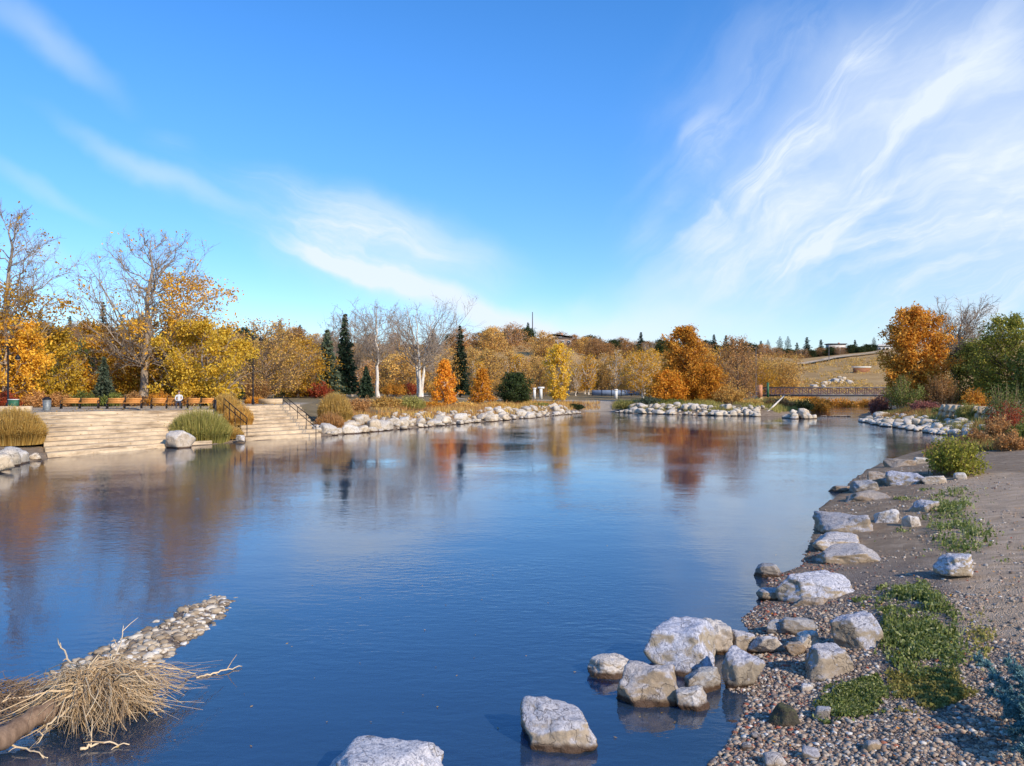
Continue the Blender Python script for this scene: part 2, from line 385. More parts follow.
def sdw(x, y):
    x = np.asarray(x, float); y = np.asarray(y, float)
    sh = x.shape; x = x.ravel(); y = y.ravel()
    best = np.full(x.shape, 1e18); ins = np.zeros(x.shape, bool)
    for (ax, ay), (bx, by) in zip(SP, SPN):
        ex, ey = bx-ax, by-ay
        t = np.clip(((x-ax)*ex+(y-ay)*ey)/(ex*ex+ey*ey), 0, 1)
        best = np.minimum(best, (x-ax-t*ex)**2+(y-ay-t*ey)**2)
        c = (ay > y) != (by > y)
        with np.errstate(divide='ignore', invalid='ignore'):
            xi = ax+(y-ay)*ex/(ey if ey != 0 else 1e-9)
        ins ^= c & (x < xi)
    d = np.sqrt(best); return np.where(ins, -d, d).reshape(sh)
def inpoly(x, y, poly):
    ins = np.zeros(np.shape(x), bool); P = list(poly)
    for (ax, ay), (bx, by) in zip(P, P[1:]+P[:1]):
        c = (ay > y) != (by > y)
        ins ^= c & (x < ax+(y-ay)*(bx-ax)/((by-ay) or 1e-9))
    return ins
def dline(x, y, pts):
    best = np.full(np.shape(x), 1e18)
    for (ax, ay), (bx, by) in zip(pts[:-1], pts[1:]):
        ex, ey = bx-ax, by-ay
        t = np.clip(((x-ax)*ex+(y-ay)*ey)/(ex*ex+ey*ey), 0, 1)
        best = np.minimum(best, (x-ax-t*ex)**2+(y-ay-t*ey)**2)
    return np.sqrt(best)
PLZ = 2.1
FL1 = dict(b=[W(48, 457.5, .05), W(100, 452.5, .05), W(160, 447.5, .05), W(212, 443.5, .05)], t=[W(33, 412.5, PLZ), W(95, 411.5, PLZ), W(155, 410.7, PLZ), W(214, 410, PLZ)])
FL2 = dict(b=[W(246, 440.5, .05), W(283, 438.3, .05), W(321, 436, .05)], t=[W(232, 406.6, PLZ), W(266, 405.4, PLZ), W(298, 404.4, PLZ)])
FLP = [f['b']+f['t'][::-1] for f in (FL1, FL2)]
BARP = [W(*q, .03) for q in [(40, 672), (80, 652), (115, 638), (150, 622), (185, 602), (212, 592), (241, 598), (232, 611), (214, 628), (196, 643), (178, 654), (158, 672), (120, 700), (60, 712)]]
BAR = [(-6.3, 8.2), (-5.5, 9.8), (-5.35, 12), (-5.1, 14.9)]
RIDGE_PX = [-400, 0, 200, 400, 480, 540, 600, 660, 700, 760, 800, 860, 900, 1024, 1400]
RIDGE_E = [44, 44, 42, 40, 38, 42, 33, 31, 32, 30, 27, 31, 36, 40, 40]
TRACK = [(17.5, 30), (12.2, 19), (9.6, 14.2), (8.5, 11), (8.2, 6)]
PATH = [(-90, 172), (-40, 152), (0, 139), (14, 134), (30, 137), (44, 150)]
RAMP = [W(600, 411.5), (13, 124), (14, 134)]
def ground_z(x, y):
    x = np.asarray(x, float); y = np.asarray(y, float)
    d = sdw(x, y); p3 = np.stack([x, y, np.zeros_like(x)], -1)
    right = (x > .41*y) | ((y < 40) & (x > -10))
    nz = fbm(p3*.35, 3, 3); nf = fbm(p3*2.2, 3, 9)
    dd = np.maximum(d, 0)
    zr = 1.35*(1-np.exp(-dd/8.5))+.03*nf*sst(0, 1, dd)+.06*nz*sst(0, 3, dd)
    zr = zr+1.2*sst(5.6, 1.0, y)*sst(-14, 0, x)+.45*sst(45, 75, y)*sst(1, 6, dd)
    plate = 1.35+.75*sst(-6, -16, x)+.55*sst(128, 200, y)*sst(-30, 0, x)
    zf = .95*sst(0, 3.6, dd)+(plate-.95)*sst(2.5, 12, dd)+.06*nz*sst(0, 4, dd)
    zl = plate*np.clip(dd/14.5, 0, 1)+.03*nz
    lw = sst(-12, -17, x)
    zf = zf*(1-lw)+zl*lw
    ramp_m = sst(4.2, 2.0, dline(x, y, [RAMP[0], (12.6, 122)])); zf = zf*(1-ramp_m)+np.minimum(zf, .085*dd)*ramp_m
    z = np.where(right, zr, zf)
    # valley side
    px = np.where(y > 20, x/np.maximum(y, 20)*800+512, 512)
    e = np.interp(px, RIDGE_PX, RIDGE_E)
    start = 225-30*sst(780, 880, px); top = 430
    hz = (CAMZ+e/800*top-2)*sst(start, top, y)**.9
    z = z+np.where(y > 180, hz+1.6*fbm(p3*.018, 3, 77)*sst(230, 300, y), 0)
    for P in FLP:
        P2 = np.array(P); c = P2.mean(0); P2 = c+(P2-c)*.93
        m = inpoly(x, y, [tuple(q) for q in P2]); z = np.where(m, np.minimum(z, .13*dd-.35), z)
    # bed
    slope = np.where(x > -4, 2.6, 1.4)+np.where((x/np.maximum(y, 1) > .45) & (y > 40), 6, 0)
    zb = -1.7*(1-np.exp(d/slope))-.02+.03*nf
    z = np.where(d < 0, zb, z)
    bd = dline(x, y, BAR); edge = .62+.16*fbm(p3*1.7, 2, 5)
    bi = np.where(inpoly(x, y, BARP), 1, -1)*dline(x, y, BARP+[BARP[0]])+.10*fbm(p3*2.5, 3, 50)
    z = np.where(d < 0, np.maximum(z, -.75+.68*sst(-1.6, .05, bi)+.12*sst(-.08, .45, bi)+.02*fbm(p3*3.3, 2, 51)), z)
    return z
def gz(x, y): return float(ground_z(np.array([x]), np.array([y]))[0])
def spaced(lo, a, b, hi, s, g):
    mid = list(np.arange(a, b, s)); up = [b]; st = s
    while up[-1] < hi: st *= g; up.append(up[-1]+st)
    dn = [a]; st = s
    while dn[-1] > lo: st *= g; dn.append(dn[-1]-st)
    return np.array(dn[::-1][:-1]+mid+up)
gx = spaced(-900, -8, 14, 900, .16, 1.045)
gy = spaced(-300, 6, 22, 1500, .16, 1.024)
X, Y = np.meshgrid(gx, gy)
Z = ground_z(X, Y)
mb = MB()
nx, ny = len(gx), len(gy)
i = np.arange(ny-1)[:, None]*nx+np.arange(nx-1)[None]
mb.add(np.stack([X, Y, Z], -1), np.stack([i, i+1, i+1+nx, i+nx], -1).reshape(-1, 4))

def groundmat():
    m, n, l, b, o = newmat('ground')
    g = n.new('ShaderNodeNewGeometry'); pos = g.outputs['Position']
    def at(nm):
        a = n.new('ShaderNodeAttribute'); a.attribute_name = nm; return a.outputs['Fac']
    zz = n.new('ShaderNodeSeparateXYZ'); l.new(pos, zz.inputs[0])
    v = n.new('ShaderNodeTexVoronoi'); v.inputs['Scale'].default_value = 42; l.new(pos, v.inputs['Vector'])
    vr = ramp(n, [(0, (.12, .09, .07)), (.25, (.19, .15, .12)), (.5, (.27, .22, .18)), (.8, (.38, .32, .27)), (1, (.24, .13, .09))])
    sx = n.new('ShaderNodeSeparateXYZ'); l.new(v.outputs['Color'], sx.inputs[0]); l.new(sx.outputs[0], vr.inputs[0])
    soil = ramp(n, [(.3, (.22, .155, .095)), (.55, (.36, .265, .175)), (.75, (.54, .42, .30))]); l.new(noise(n, l, pos, 2.2, 8, .7), soil.inputs[0])
    c = mixc(n, l, at('gravel'), soil.outputs[0], vr.outputs[0])
    tr = ramp(n, [(.3, (.34, .24, .15)), (.5, (.54, .40, .27)), (.7, (.70, .55, .40))])
    mp = n.new('ShaderNodeMapping'); mp.inputs['Scale'].default_value = (.5, 2.4, 1); mp.inputs['Rotation'].default_value = (0, 0, .5); l.new(pos, mp.inputs[0])
    l.new(noise(n, l, mp.outputs[0], 2.4, 10, .75), tr.inputs[0])
    c = mixc(n, l, at('track'), c, tr.outputs[0])
    lw = ramp(n, [(.3, (.16, .125, .05)), (.5, (.27, .20, .10)), (.7, (.36, .27, .14))]); l.new(noise(n, l, pos, .35, 8, .7), lw.inputs[0])
    c = mixc(n, l, at('lawn'), c, lw.outputs[0])
    hl = ramp(n, [(.3, (.32, .18, .06)), (.5, (.47, .29, .11)), (.7, (.58, .39, .17))]); l.new(noise(n, l, pos, .12, 10, .75), hl.inputs[0])
    c = mixc(n, l, at('hill'), c, hl.outputs[0])
    pt = ramp(n, [(.3, (.44, .36, .26)), (.7, (.58, .48, .36))]); l.new(noise(n, l, pos, .8, 6, .7), pt.inputs[0])
    c = mixc(n, l, at('path'), c, pt.outputs[0])
    # bed: brown stones in the shallows, water's absorbed and scattered blue light painted in further down
    bed = ramp(n, [(0, (.10, .062, .035)), (.4, (.17, .11, .06)), (1, (.26, .19, .12))]); l.new(sx.outputs[1], bed.inputs[0])
    deep = n.new('ShaderNodeMapRange'); deep.interpolation_type = 'SMOOTHSTEP'; deep.inputs[1].default_value = -.12; deep.inputs[2].default_value = -.8; l.new(zz.outputs[2], deep.inputs[0])
    bc = mixc(n, l, deep.outputs[0], bed.outputs[0], (.15, .25, .42))
    sh = smooth01(n, l, zz.outputs[2], .05, -.03)
    c = mixc(n, l, sh, c, bc)
    l.new(c, b.inputs['Base Color']); b.inputs['Roughness'].default_value = .9
    hh = n.new('ShaderNodeMath'); hh.operation = 'MULTIPLY_ADD'; l.new(v.outputs['Distance'], hh.inputs[0]); hh.inputs[1].default_value = -.8; l.new(noise(n, l, pos, 5, 10, .75), hh.inputs[2])
    bump(n, l, b, hh.outputs[0], .9, .06)
    return m
M['ground'] = groundmat()
ground = mb.build('ground', M['ground'], smooth=True); tag(ground, kind='structure')
D = sdw(X, Y)
p3 = np.stack([X, Y, 0*X], -1)
nzA = fbm(p3*.5, 4, 21)
def attr(nm, a):
    at = ground.data.attributes.new(nm, 'FLOAT', 'POINT'); at.data.foreach_set('value', np.clip(a, 0, 1).astype(np.float32).ravel())
nearR = ((Y < 40) & (X > -10)).astype(float)
bar = sst(1.0, .5, dline(X, Y, BARP+[BARP[0]]))+inpoly(X, Y, BARP)
A_track = sst(2.3, 1.2, dline(X, Y, TRACK)+.5*nzA)*nearR
A_grav = np.clip(nearR*sst(5.5, 3, D+nzA*1.2)*sst(19, 14, Y)+bar, 0, 1)
far = (((X < .41*Y) & (Y > 35)) | (Y > 60)).astype(float)
A_lawn = far*sst(3, 6, D)
A_hill = sst(195, 235, Y+10*nzA)
A_path = np.maximum(sst(3.4, 2.6, dline(X, Y, PATH)), sst(3.0, 2.0, dline(X, Y, RAMP)))*(1-nearR)
PLAZA = [FL1['t'][0], FL1['t'][1], FL1['t'][3], FL2['t'][0], FL2['t'][2], (-22, 88), (-30, 84), (-36, 74), (-48, 68), (-46, 54)]
A_path = np.maximum(A_path, inpoly(X, Y, PLAZA)*1.0)
attr('track', A_track); attr('gravel', A_grav); attr('lawn', A_lawn); attr('hill', A_hill); attr('path', A_path)

# ------------------------------------------------------------------ water
def watermat():
    m, n, l, b, o = newmat('water'); n.remove(b)
    g = n.new('ShaderNodeNewGeometry'); pos = g.outputs['Position']
    mp = n.new('ShaderNodeMapping'); mp.inputs['Scale'].default_value = (1, 1.9, 1); mp.inputs['Rotation'].default_value = (0, 0, .12); l.new(pos, mp.inputs[0])
    n1 = noise(n, l, mp.outputs[0], 3.2, 3, .55, .3)
    n2 = noise(n, l, mp.outputs[0], .5, 2, .5)
    patch = smooth01(n, l, noise(n, l, pos, .11, 3, .6), .35, .7)
    a = mth('MULTIPLY', n1, mth('MULTIPLY_ADD', patch, 1.5, .25, nodes=n, links=l), nodes=n, links=l)
    h = mth('MULTIPLY_ADD', n2, 1.1, a, nodes=n, links=l)
    bp = n.new('ShaderNodeBump'); bp.inputs['Strength'].default_value = .22; bp.inputs['Distance'].default_value = .028; l.new(h, bp.inputs['Height'])
    gl = n.new('ShaderNodeBsdfGlossy'); gl.inputs['Roughness'].default_value = .035; gl.inputs['Color'].default_value = (1, 1, 1, 1); l.new(bp.outputs[0], gl.inputs['Normal'])
    tp = n.new('ShaderNodeBsdfTransparent'); tp.inputs[0].default_value = (.86, .92, .95, 1)
    fr = n.new('ShaderNodeFresnel'); fr.inputs['IOR'].default_value = 1.55; l.new(bp.outputs[0], fr.inputs['Normal'])
    ms = n.new('ShaderNodeMixShader'); l.new(mth('MULTIPLY_ADD', fr.outputs[0], 1.0, .03, nodes=n, links=l, clamp=True), ms.inputs[0]); df = n.new('ShaderNodeBsdfDiffuse'); df.inputs[0].default_value = (.11, .22, .38, 1)
    tb = n.new('ShaderNodeMixShader'); tb.inputs[0].default_value = .17; l.new(tp.outputs[0], tb.inputs[1]); l.new(df.outputs[0], tb.inputs[2]); l.new(tb.outputs[0], ms.inputs[1]); l.new(gl.outputs[0], ms.inputs[2]); l.new(ms.outputs[0], o.inputs[0])
    return m
M['water'] = watermat()
mb = MB(); xs = np.linspace(-60, 170, 24); ys = np.linspace(-30, 245, 24)
XX, YY = np.meshgrid(xs, ys); i = np.arange(23)[:, None]*24+np.arange(23)[None]
mb.add(np.stack([XX, YY, 0*XX], -1), np.stack([i, i+1, i+25, i+24], -1).reshape(-1, 4))
tag(mb.build('water', M['water']), kind='structure')

# ------------------------------------------------------------------ rocks
def ico(sub):
    import bmesh
    bm = bmesh.new(); bmesh.ops.create_icosphere(bm, subdivisions=sub, radius=1)
    v = np.array([q.co[:] for q in bm.verts]); f = np.array([[q.index for q in p.verts] for p in bm.faces]); bm.free(); return v, f
ICO = {k: ico(k) for k in (1, 2, 3, 4, 5)}
def rock_mesh(seed, sub=4, planes=11, sharp=26, rough=.05, flat=.0):
    rg = np.random.RandomState(seed); d, f = ICO[sub]
    nrm_ = rg.normal(size=(planes, 3)); nrm_ /= np.linalg.norm(nrm_, axis=1)[:, None]
    sdn = np.array([(math.cos(q)+.12*rg.normal(), math.sin(q)+.12*rg.normal(), rg.uniform(-.12, .34)) for q in np.arange(4)*PI/2+rg.uniform(-.6, .6)+rg.uniform(-.25, .25, 4)])
    nrm_ = np.concatenate([nrm_, sdn/np.linalg.norm(sdn, axis=1)[:, None], [(0.1*rg.normal(), .1*rg.normal(), 1)], [(0, 0, -1)]]); nrm_ /= np.linalg.norm(nrm_, axis=1)[:, None]
    hh = np.concatenate([rg.uniform(.62, 1.10, planes), rg.uniform(.62, .82, 4), [0, 0]]); hh[-2] = .74-flat; hh[-1] = .7; sharp = sharp*1.3
    q = np.maximum(d@nrm_.T/hh[None], .02)
    inv = (q**sharp).sum(1)**(1/sharp)
    r = 1/inv; r = np.minimum(r, 1.35)
    v = d*r[:, None]
    v = v*(1+rough*fbm(v*1.6+seed*3.1, 3, seed)[:, None]+rough*.45*fbm(v*6+seed, 3, seed+4)[:, None])
    tz = np.clip(v[:, 2:3], -1, 1); v = v*np.concatenate([1-.10*tz, 1-.10*tz, np.ones_like(tz)], 1)
    mn, mx_ = v.min(0), v.max(0); v = (v-(mn+mx_)/2)/((mx_-mn)/2)      # unit box -1..1
    return v, f
def near_rock(seed, px0, px1, yt, yb, z, mat, label, dep=.75, sharp=26, sub=5, flat=0., hmul=1., rz=None, tilt=0., planes=11):
    Yb = (CAMZ-z)*800/(yb-385); w = (px1-px0)/800*Yb*1.07
    dpt = w*dep; th = math.atan2(CAMZ, Yb)
    ext = (yb-yt)/800*Yb
    h = max((ext-dpt*math.sin(th)*.62)/math.cos(th), .30*w)*hmul*.9
    v, f = rock_mesh(seed, sub, planes+5, sharp, .10, flat)
    sink = (.24 if z < .1 else .42)*h
    v = v*np.array([w/2, dpt/2, (h+sink)/2])
    if tilt: v = v@np.array(Matrix.Rotation(tilt, 3, 'Y')).T
    m = MB(); m.add(v+np.array([0, 0, (h+sink)/2-sink]), f)
    cx = ((px0+px1)/2-512)/800*(Yb+dpt/2)
    o = m.build('boulder', M[mat], smooth=True, loc=(cx, Yb+dpt/2*.8, z)); o.rotation_euler = (0, 0, rz if rz is not None else random.Random(seed).uniform(-.12, .12))
    return tag(o, label, 'boulder', 'boulders along the near shore')
NR = [
 (3, 520, 595, 694, 752, -.02, 'rock_tan', 'squat tan boulder with pale cap standing alone in the water', .8, 30),
 (12, 322, 447, 738, 806, -.02, 'rock_blue', 'blue grey crusted boulder cut off by the bottom edge of the photo', .7, 24),
 (5, 588, 630, 652, 680, -.02, 'rock_white', 'small pinkish white rock in the water left of the boulder cluster', .7, 14),
 (8, 615, 677, 657, 708, -.02, 'rock_tan', 'rounded tan boulder with grey patch, left front of the boulder cluster', .8, 20),
 (21, 642, 716, 613, 676, 0, 'rock_blue', 'largest boulder of the near cluster, white frosted top over a tan face', .85, 34),
 (33, 692, 728, 614, 652, .05, 'rock_white', 'pale boulder leaning against the back right of the largest boulder', .9, 20),
 (7, 685, 722, 664, 694, -.02, 'rock_grey', 'grey wedge shaped boulder in front of the largest boulder', .7, 40),
 (41, 675, 708, 683, 712, -.02, 'rock_white', 'small white rock with wet brown foot at the front of the cluster', .8, 26),
 (16, 721, 761, 643, 690, .0, 'rock_blue', 'upright boulder with tan top and blue veined base right of the cluster', .8, 26),
 (17, 728, 756, 627, 652, .05, 'rock_tan', 'small tan block behind the blue veined upright boulder', .8, 22),
 (18, 748, 782, 633, 650, .12, 'rock_white', 'flat pale slab lying right of the boulder cluster', .5, 40),
 (22, 775, 853, 566, 607, .02, 'rock_blue', 'long low boulder with frosted white top and squared right end', .55, 28),
 (23, 753, 780, 561, 578, 0, 'rock_grey', 'dark grey rock at the water end of the long low boulder', .8, 20),
 (24, 757, 792, 586, 602, 0, 'rock_tan', 'low tan rock in front of the long low boulder', .7, 22),
 (25, 785, 799, 586, 599, .05, 'rock_grey', 'small grey stone wedged in front of the long low boulder', .8, 22),
 (26, 786, 826, 597, 611, .06, 'rock_brown', 'flat brown slab under the front of the long low boulder', .6, 22),
 (27, 828, 878, 607, 644, .33, 'rock_blue', 'violet blue crusted boulder beside the green clover', .8, 26),
 (28, 803, 850, 642, 674, .22, 'rock_tan', 'pinkish tan sloping boulder on the gravel below the clover', .7, 32),
 (29, 806, 862, 529, 554, 0, 'rock_tan', 'tan boulder in the water behind a second broad tan boulder', .8, 30),
 (30, 815, 881, 543, 569, .02, 'rock_tan', 'broad low tan boulder with red litter at its right foot', .7, 24),
 (31, 817, 872, 508, 538, 0, 'rock_tan', 'big rough tan boulder jutting into the water left of a white one', .9, 18),
 (36, 873, 900, 506, 526, .22, 'rock_white', 'white crumbling boulder beside the squared white block', .8, 14),
 (34, 902, 922, 513, 528, .3, 'rock_white', 'squared white stone block on the gravel', .6, 60),
 (35, 910, 935, 497, 515, .35, 'rock_blue', 'lilac grey rounded rock at the edge of the grass', .8, 14),
 (37, 842, 890, 488, 508, 0, 'rock_brown', 'low brown boulder sloping into the water', .9, 26),
 (38, 849, 879, 477, 496, 0, 'rock_grey', 'grey sloping boulder at the water left of the big pale one', .9, 26),
 (39, 829, 852, 485, 493, -.02, 'rock_brown', 'flat dark rock tip reaching into the water', .6, 30),
 (40, 866, 888, 469, 489, 0, 'rock_brown', 'dark brown boulder leaning on the big pale boulder', .8, 26),
 (42, 883, 922, 467, 490, .12, 'rock_blue', 'big smooth pale blue grey boulder near the green bush', .9, 18),
 (43, 885, 914, 457, 471, .02, 'rock_brown', 'flat topped brown rock behind the big pale boulder', .8, 26),
 (44, 920, 946, 474, 484, .4, 'rock_white', 'flat cream slab at the foot of the green bush', .5, 30),
 (45, 911, 932, 456, 466, .15, 'rock_white', 'small cream rock left of the green bush', .6, 18),
 (46, 935, 969, 550, 571, .62, 'rock_blue', 'rounded bluish white rock alone beside the dirt track', .8, 12),
 (47, 767, 797, 699, 727, .05, 'rock_moss', 'dark mossy rock on the pebbles near the water edge', .9, 12),
 (48, 778, 815, 617, 631, .15, 'rock_grey', 'flat grey slab on the gravel behind the small square stone', .6, 30),
 (49, 797, 819, 628, 644, .2, 'rock_white', 'small pale squarish stone above the pinkish tan boulder', .8, 26),
 (50, 784, 806, 640, 652, .16, 'rock_brown', 'small brown flat stone left of the pinkish tan boulder', .8, 22),
 (51, 765, 785, 618, 632, .1, 'rock_grey', 'small grey flat stone at the water side of the gravel', .8, 22),
 (52, 975, 1000, 392, 398, 1.2, 'rock_white', 'pale boulder among the shrubs of the far right bank', .8, 20),
]
for a in NR[:-1]:
    near_rock(*a)

RIP = []
for k in range(10):
    v, f = rock_mesh(200+k, 3, 12, 40, .09)
    m = MB(); m.add(v*.5, f); RIP.append(m.build('boulder', M['riprap'], smooth=False, link=False))
rng = random.Random(5)
def riprap(pts, n, lo, hi, dmin, dmax, label, group, zoff=0.0):
    P = np.array(pts); seg = np.linalg.norm(np.diff(P, axis=0), axis=1); cum = np.concatenate([[0], np.cumsum(seg)])
    out = []
    for k in range(n):
        s_ = (k+rng.uniform(0, .9))/n*cum[-1]; j = min(np.searchsorted(cum, s_, 'right')-1, len(seg)-1); t = (s_-cum[j])/seg[j]
        p = P[j]+(P[j+1]-P[j])*t; dv = (P[j+1]-P[j])/seg[j]; nn = np.array([-dv[1], dv[0]])
        if sdw(np.array([p[0]+nn[0]*.6]), np.array([p[1]+nn[1]*.6]))[0] < sdw(np.array([p[0]-nn[0]*.6]), np.array([p[1]-nn[1]*.6]))[0]: nn = -nn
        q = p+nn*rng.uniform(dmin, dmax); w = lo*.75+(hi*1.25-lo*.75)*rng.random()**1.7
        z = max(gz(*q), -.15)
        o = rock_dup(RIP[rng.randrange(10)], (q[0], q[1], z+w*.16+zoff), (rng.uniform(-.25, .25), rng.uniform(-.25, .25), rng.uniform(0, 6.28)), (w*rng.uniform(1, 1.5), w, w*rng.uniform(.5, .8)))
        tag(o, label, 'boulder', group)
riprap([W(-25, 477), W(0, 471), W(25, 464), W(47, 460)], 14, .7, 1.3, -.1, 1.4, 'white boulder piled on the shore left of the concrete steps', 'white boulders left of the steps')
riprap([W(326, 436), W(350, 434), W(395, 430)], 18, .7, 1.5, -.1, 2.6, 'large white boulder just right of the concrete steps', 'white boulders right of the steps')
riprap([W(395, 430), W(440, 426), W(500, 420.5)], 38, .6, 1.25, -.1, 2.4, 'white boulder on the shore below the small orange trees', 'white boulders below the orange trees')
riprap([W(500, 420.5), W(530, 418), W(581, 413.5)], 34, .55, 1.2, -.1, 3.6, 'white boulder on the point left of the sandy ramp', 'white boulders left of the sandy ramp')
riprap([W(612, 412.5), W(700, 415.5), W(757, 416.5)], 82, .55, 1.15, -.1, 3.6, 'white boulder of the long bank below the big orange tree', 'white boulders below the big orange tree')
riprap([W(858, 421), W(875, 425), W(905, 429), W(935, 433)], 48, .5, 1.05, -.1, 3.6, 'white boulder on the right bank below the rust coloured tree', 'white boulders of the right bank')
near_rock(777, 167, 193, 428, 446, .15, 'rock_white', 'white grey boulder at the foot of the green grass clump between the steps', .8, 20, sub=4)
near_rock(778, 236, 246, 434, 440, .2, 'rock_white', 'small pale stone at the bottom left corner of the right steps', .8, 20, sub=4)
c = W(803, 419)
for k in range(20):
    a = rng.uniform(0, 6.28); r_ = math.sqrt(rng.random()); w = rng.uniform(.55, 1.05)
    o = rock_dup(RIP[rng.randrange(10)], (c[0]+1.6*r_*math.cos(a), c[1]+1.5+1.6*r_*math.sin(a), -.1+1.35*(1-r_)**.8), (rng.uniform(-.4, .4), rng.uniform(-.4, .4), a), (w*1.2, w, w*.75))
    tag(o, 'white boulder of the little rock pile standing in the water before the footbridge', 'boulder', 'white boulders of the pile in the water')
for k in range(9):
    p = W(822+k*3.3, 416.5); w = rng.uniform(.35, .6)
    tag(rock_dup(RIP[rng.randrange(10)], (p[0], p[1], -.03), (0, 0, k), (w*1.5, w, w*.6)), 'low stone in the row across the inlet beside the rock pile', 'stone', 'stones in the row across the inlet')

# small filling stones between the riprap boulders, far too many to count
def filler(lines, n, label, seed):
    rg = np.random.RandomState(seed); m = MB(); v, f = ICO[2]; v0, f0 = rock_mesh(seed, 2, 9, 40, .1)
    for pts, dmax in lines:
        P = np.array(pts); seg = np.linalg.norm(np.diff(P, axis=0), axis=1); cum = np.concatenate([[0], np.cumsum(seg)])
        for k in range(int(n*cum[-1])):
            s_ = rg.rand()*cum[-1]; j = min(np.searchsorted(cum, s_, 'right')-1, len(seg)-1); p = P[j]+(P[j+1]-P[j])*(s_-cum[j])/seg[j]; dv = (P[j+1]-P[j])/seg[j]
            q = p+np.array([-dv[1], dv[0]])*rg.uniform(-dmax, dmax)
            d = sdw(np.array([q[0]]), np.array([q[1]]))[0]
            if d < -.2 or d > dmax: continue
            w = rg.uniform(.12, .36); R_ = np.array(Matrix.Rotation(rg.uniform(0, 6.28), 3, 'Z') @ Matrix.Rotation(rg.uniform(-.5, .5), 3, 'X'))
            m.add((v0*np.array([w*1.3, w, w*.7]))@R_.T+np.array([q[0], q[1], max(gz(*q), -.1)+w*.3]), f0)
    tag(m.build('riprap_stones', M['riprap']), label, 'stones', kind='stuff')
filler([([W(326, 436), W(350, 434), W(440, 426), W(530, 418), W(581, 413.5)], 3.6), ([W(612, 412.5), W(700, 415.5), W(757, 416.5)], 4.6)], 9, 'small white stones filling the gaps of the boulder banks on the far shore', 31)
filler([([W(858, 421), W(875, 425), W(905, 429), W(935, 433), W(962, 439)], 4.0)], 12, 'small white stones filling the gaps of the right boulder bank', 32)

# ------------------------------------------------------------------ pebbles
def pebblemat(name, stops):
    m, n, l, b, o = newmat(name); g = n.new('ShaderNodeNewGeometry')
    r = ramp(n, stops, 'CONSTANT'); l.new(g.outputs['Random Per Island'], r.inputs[0])
    c = r.outputs[0]
    nz = ramp(n, [(.3, (.6, .6, .6)), (.7, (1, 1, 1))]); l.new(noise(n, l, g.outputs['Position'], 60, 4), nz.inputs[0])
    l.new(mixc(n, l, .6, c, nz.outputs[0], 'MULTIPLY'), b.inputs['Base Color']); b.inputs['Roughness'].default_value = .75; return m
M['pebble'] = pebblemat('mixed pebbles', [(0, (.36, .26, .185)), (.18, (.48, .37, .27)), (.34, (.21, .16, .12)), (.50, (.50, .40, .29)), (.64, (.38, .25, .17)), (.76, (.40, .36, .31)), (.87, (.62, .53, .42)), (.95, (.76, .71, .63)), (.985, (.42, .16, .09))])
M['pebble_red'] = pebblemat('red wet pebbles', [(0, (.40, .12, .07)), (.14, (.28, .12, .08)), (.32, (.36, .24, .18)), (.5, (.22, .17, .14)), (.7, (.46, .38, .31)), (.85, (.28, .20, .16)), (.95, (.45, .13, .07))])
M['pebble_pale'] = pebblemat('pale bar pebbles', [(0, (.56, .46, .33)), (.22, (.38, .29, .19)), (.42, (.70, .62, .50)), (.58, (.24, .18, .12)), (.78, (.48, .38, .26)), (.93, (.80, .75, .66))])
def pebbles(name, pts, size, mat, seed, sub=1):
    rg = np.random.RandomState(seed); v, f = ICO[sub]; n_ = len(pts)
    z = ground_z(pts[:, 0], pts[:, 1])
    s = size[:, None]*rg.uniform(.65, 1.2, (n_, 3))*np.array([1.15, 1, .6]); an = rg.uniform(0, 6.28, n_)
    vv = v[None]*s[:, None]*(1+.14*rg.normal(size=(n_, len(v), 1)))
    c_, s_ = np.cos(an)[:, None], np.sin(an)[:, None]
    x = vv[..., 0]*c_-vv[..., 1]*s_; y = vv[..., 0]*s_+vv[..., 1]*c_
    V = np.stack([x+pts[:, 0, None], y+pts[:, 1, None], vv[..., 2]+(z+size*.15)[:, None]], -1)
    F = f[None]+(np.arange(n_)*len(v))[:, None, None]
    m = MB(); m.add(V.reshape(-1, 3), F.reshape(-1, 3)); return m.build(name, mat, smooth=True)
rg = np.random.RandomState(3)
def scatter(n, x0, x1, y0, y1, fn):
    p = np.stack([rg.uniform(x0, x1, n), rg.uniform(y0, y1, n)], -1); k = fn(p[:, 0], p[:, 1]) > rg.random_sample(n); return p[k]
def dens(x, y):
    d = sdw(x, y); n_ = fbm(np.stack([x, y, 0*x], -1)*1.1, 3, 8)
    return (.25+.75*sst(-.5, .25, fbm(np.stack([x, y, 0*x], -1)*.8, 4, 88)+sst(1.6, .4, d)))*sst(-.5, .1, d)*sst(5, 2.2, d+n_)*sst(15, 11, y)*(x/np.maximum(y, 1) < .72)
pt = scatter(95000, 1.5, 9.5, 6.8, 14.5, dens); sz = .0075+.032*rg.random_sample(len(pt))**4
pt2 = scatter(26000, 4, 22, 12, 36, lambda x, y: sst(0, .3, sdw(x, y))*sst(7, 2, sdw(x, y))*np.clip(.35+fbm(np.stack([x, y, 0*x], -1)*.9, 3, 61), 0, 1)); pt = np.concatenate([pt, pt2]); sz = np.concatenate([sz, .012+.035*rg.random_sample(len(pt2))**3])
tag(pebbles('gravel', pt, sz, M['pebble'], 1), 'grey brown pebble gravel covering the near right shore', 'gravel', kind='stuff')
def dens2(x, y):
    d = sdw(x, y); return sst(-.25, 0, d)*sst(1.5, .5, d+.4*fbm(np.stack([x, y, 0*x], -1)*1.5, 2, 12))*sst(22, 14, y)
pt = scatter(32000, 1.5, 9.5, 7.4, 22, dens2); sz = .010+.032*rg.random_sample(len(pt))**3.5
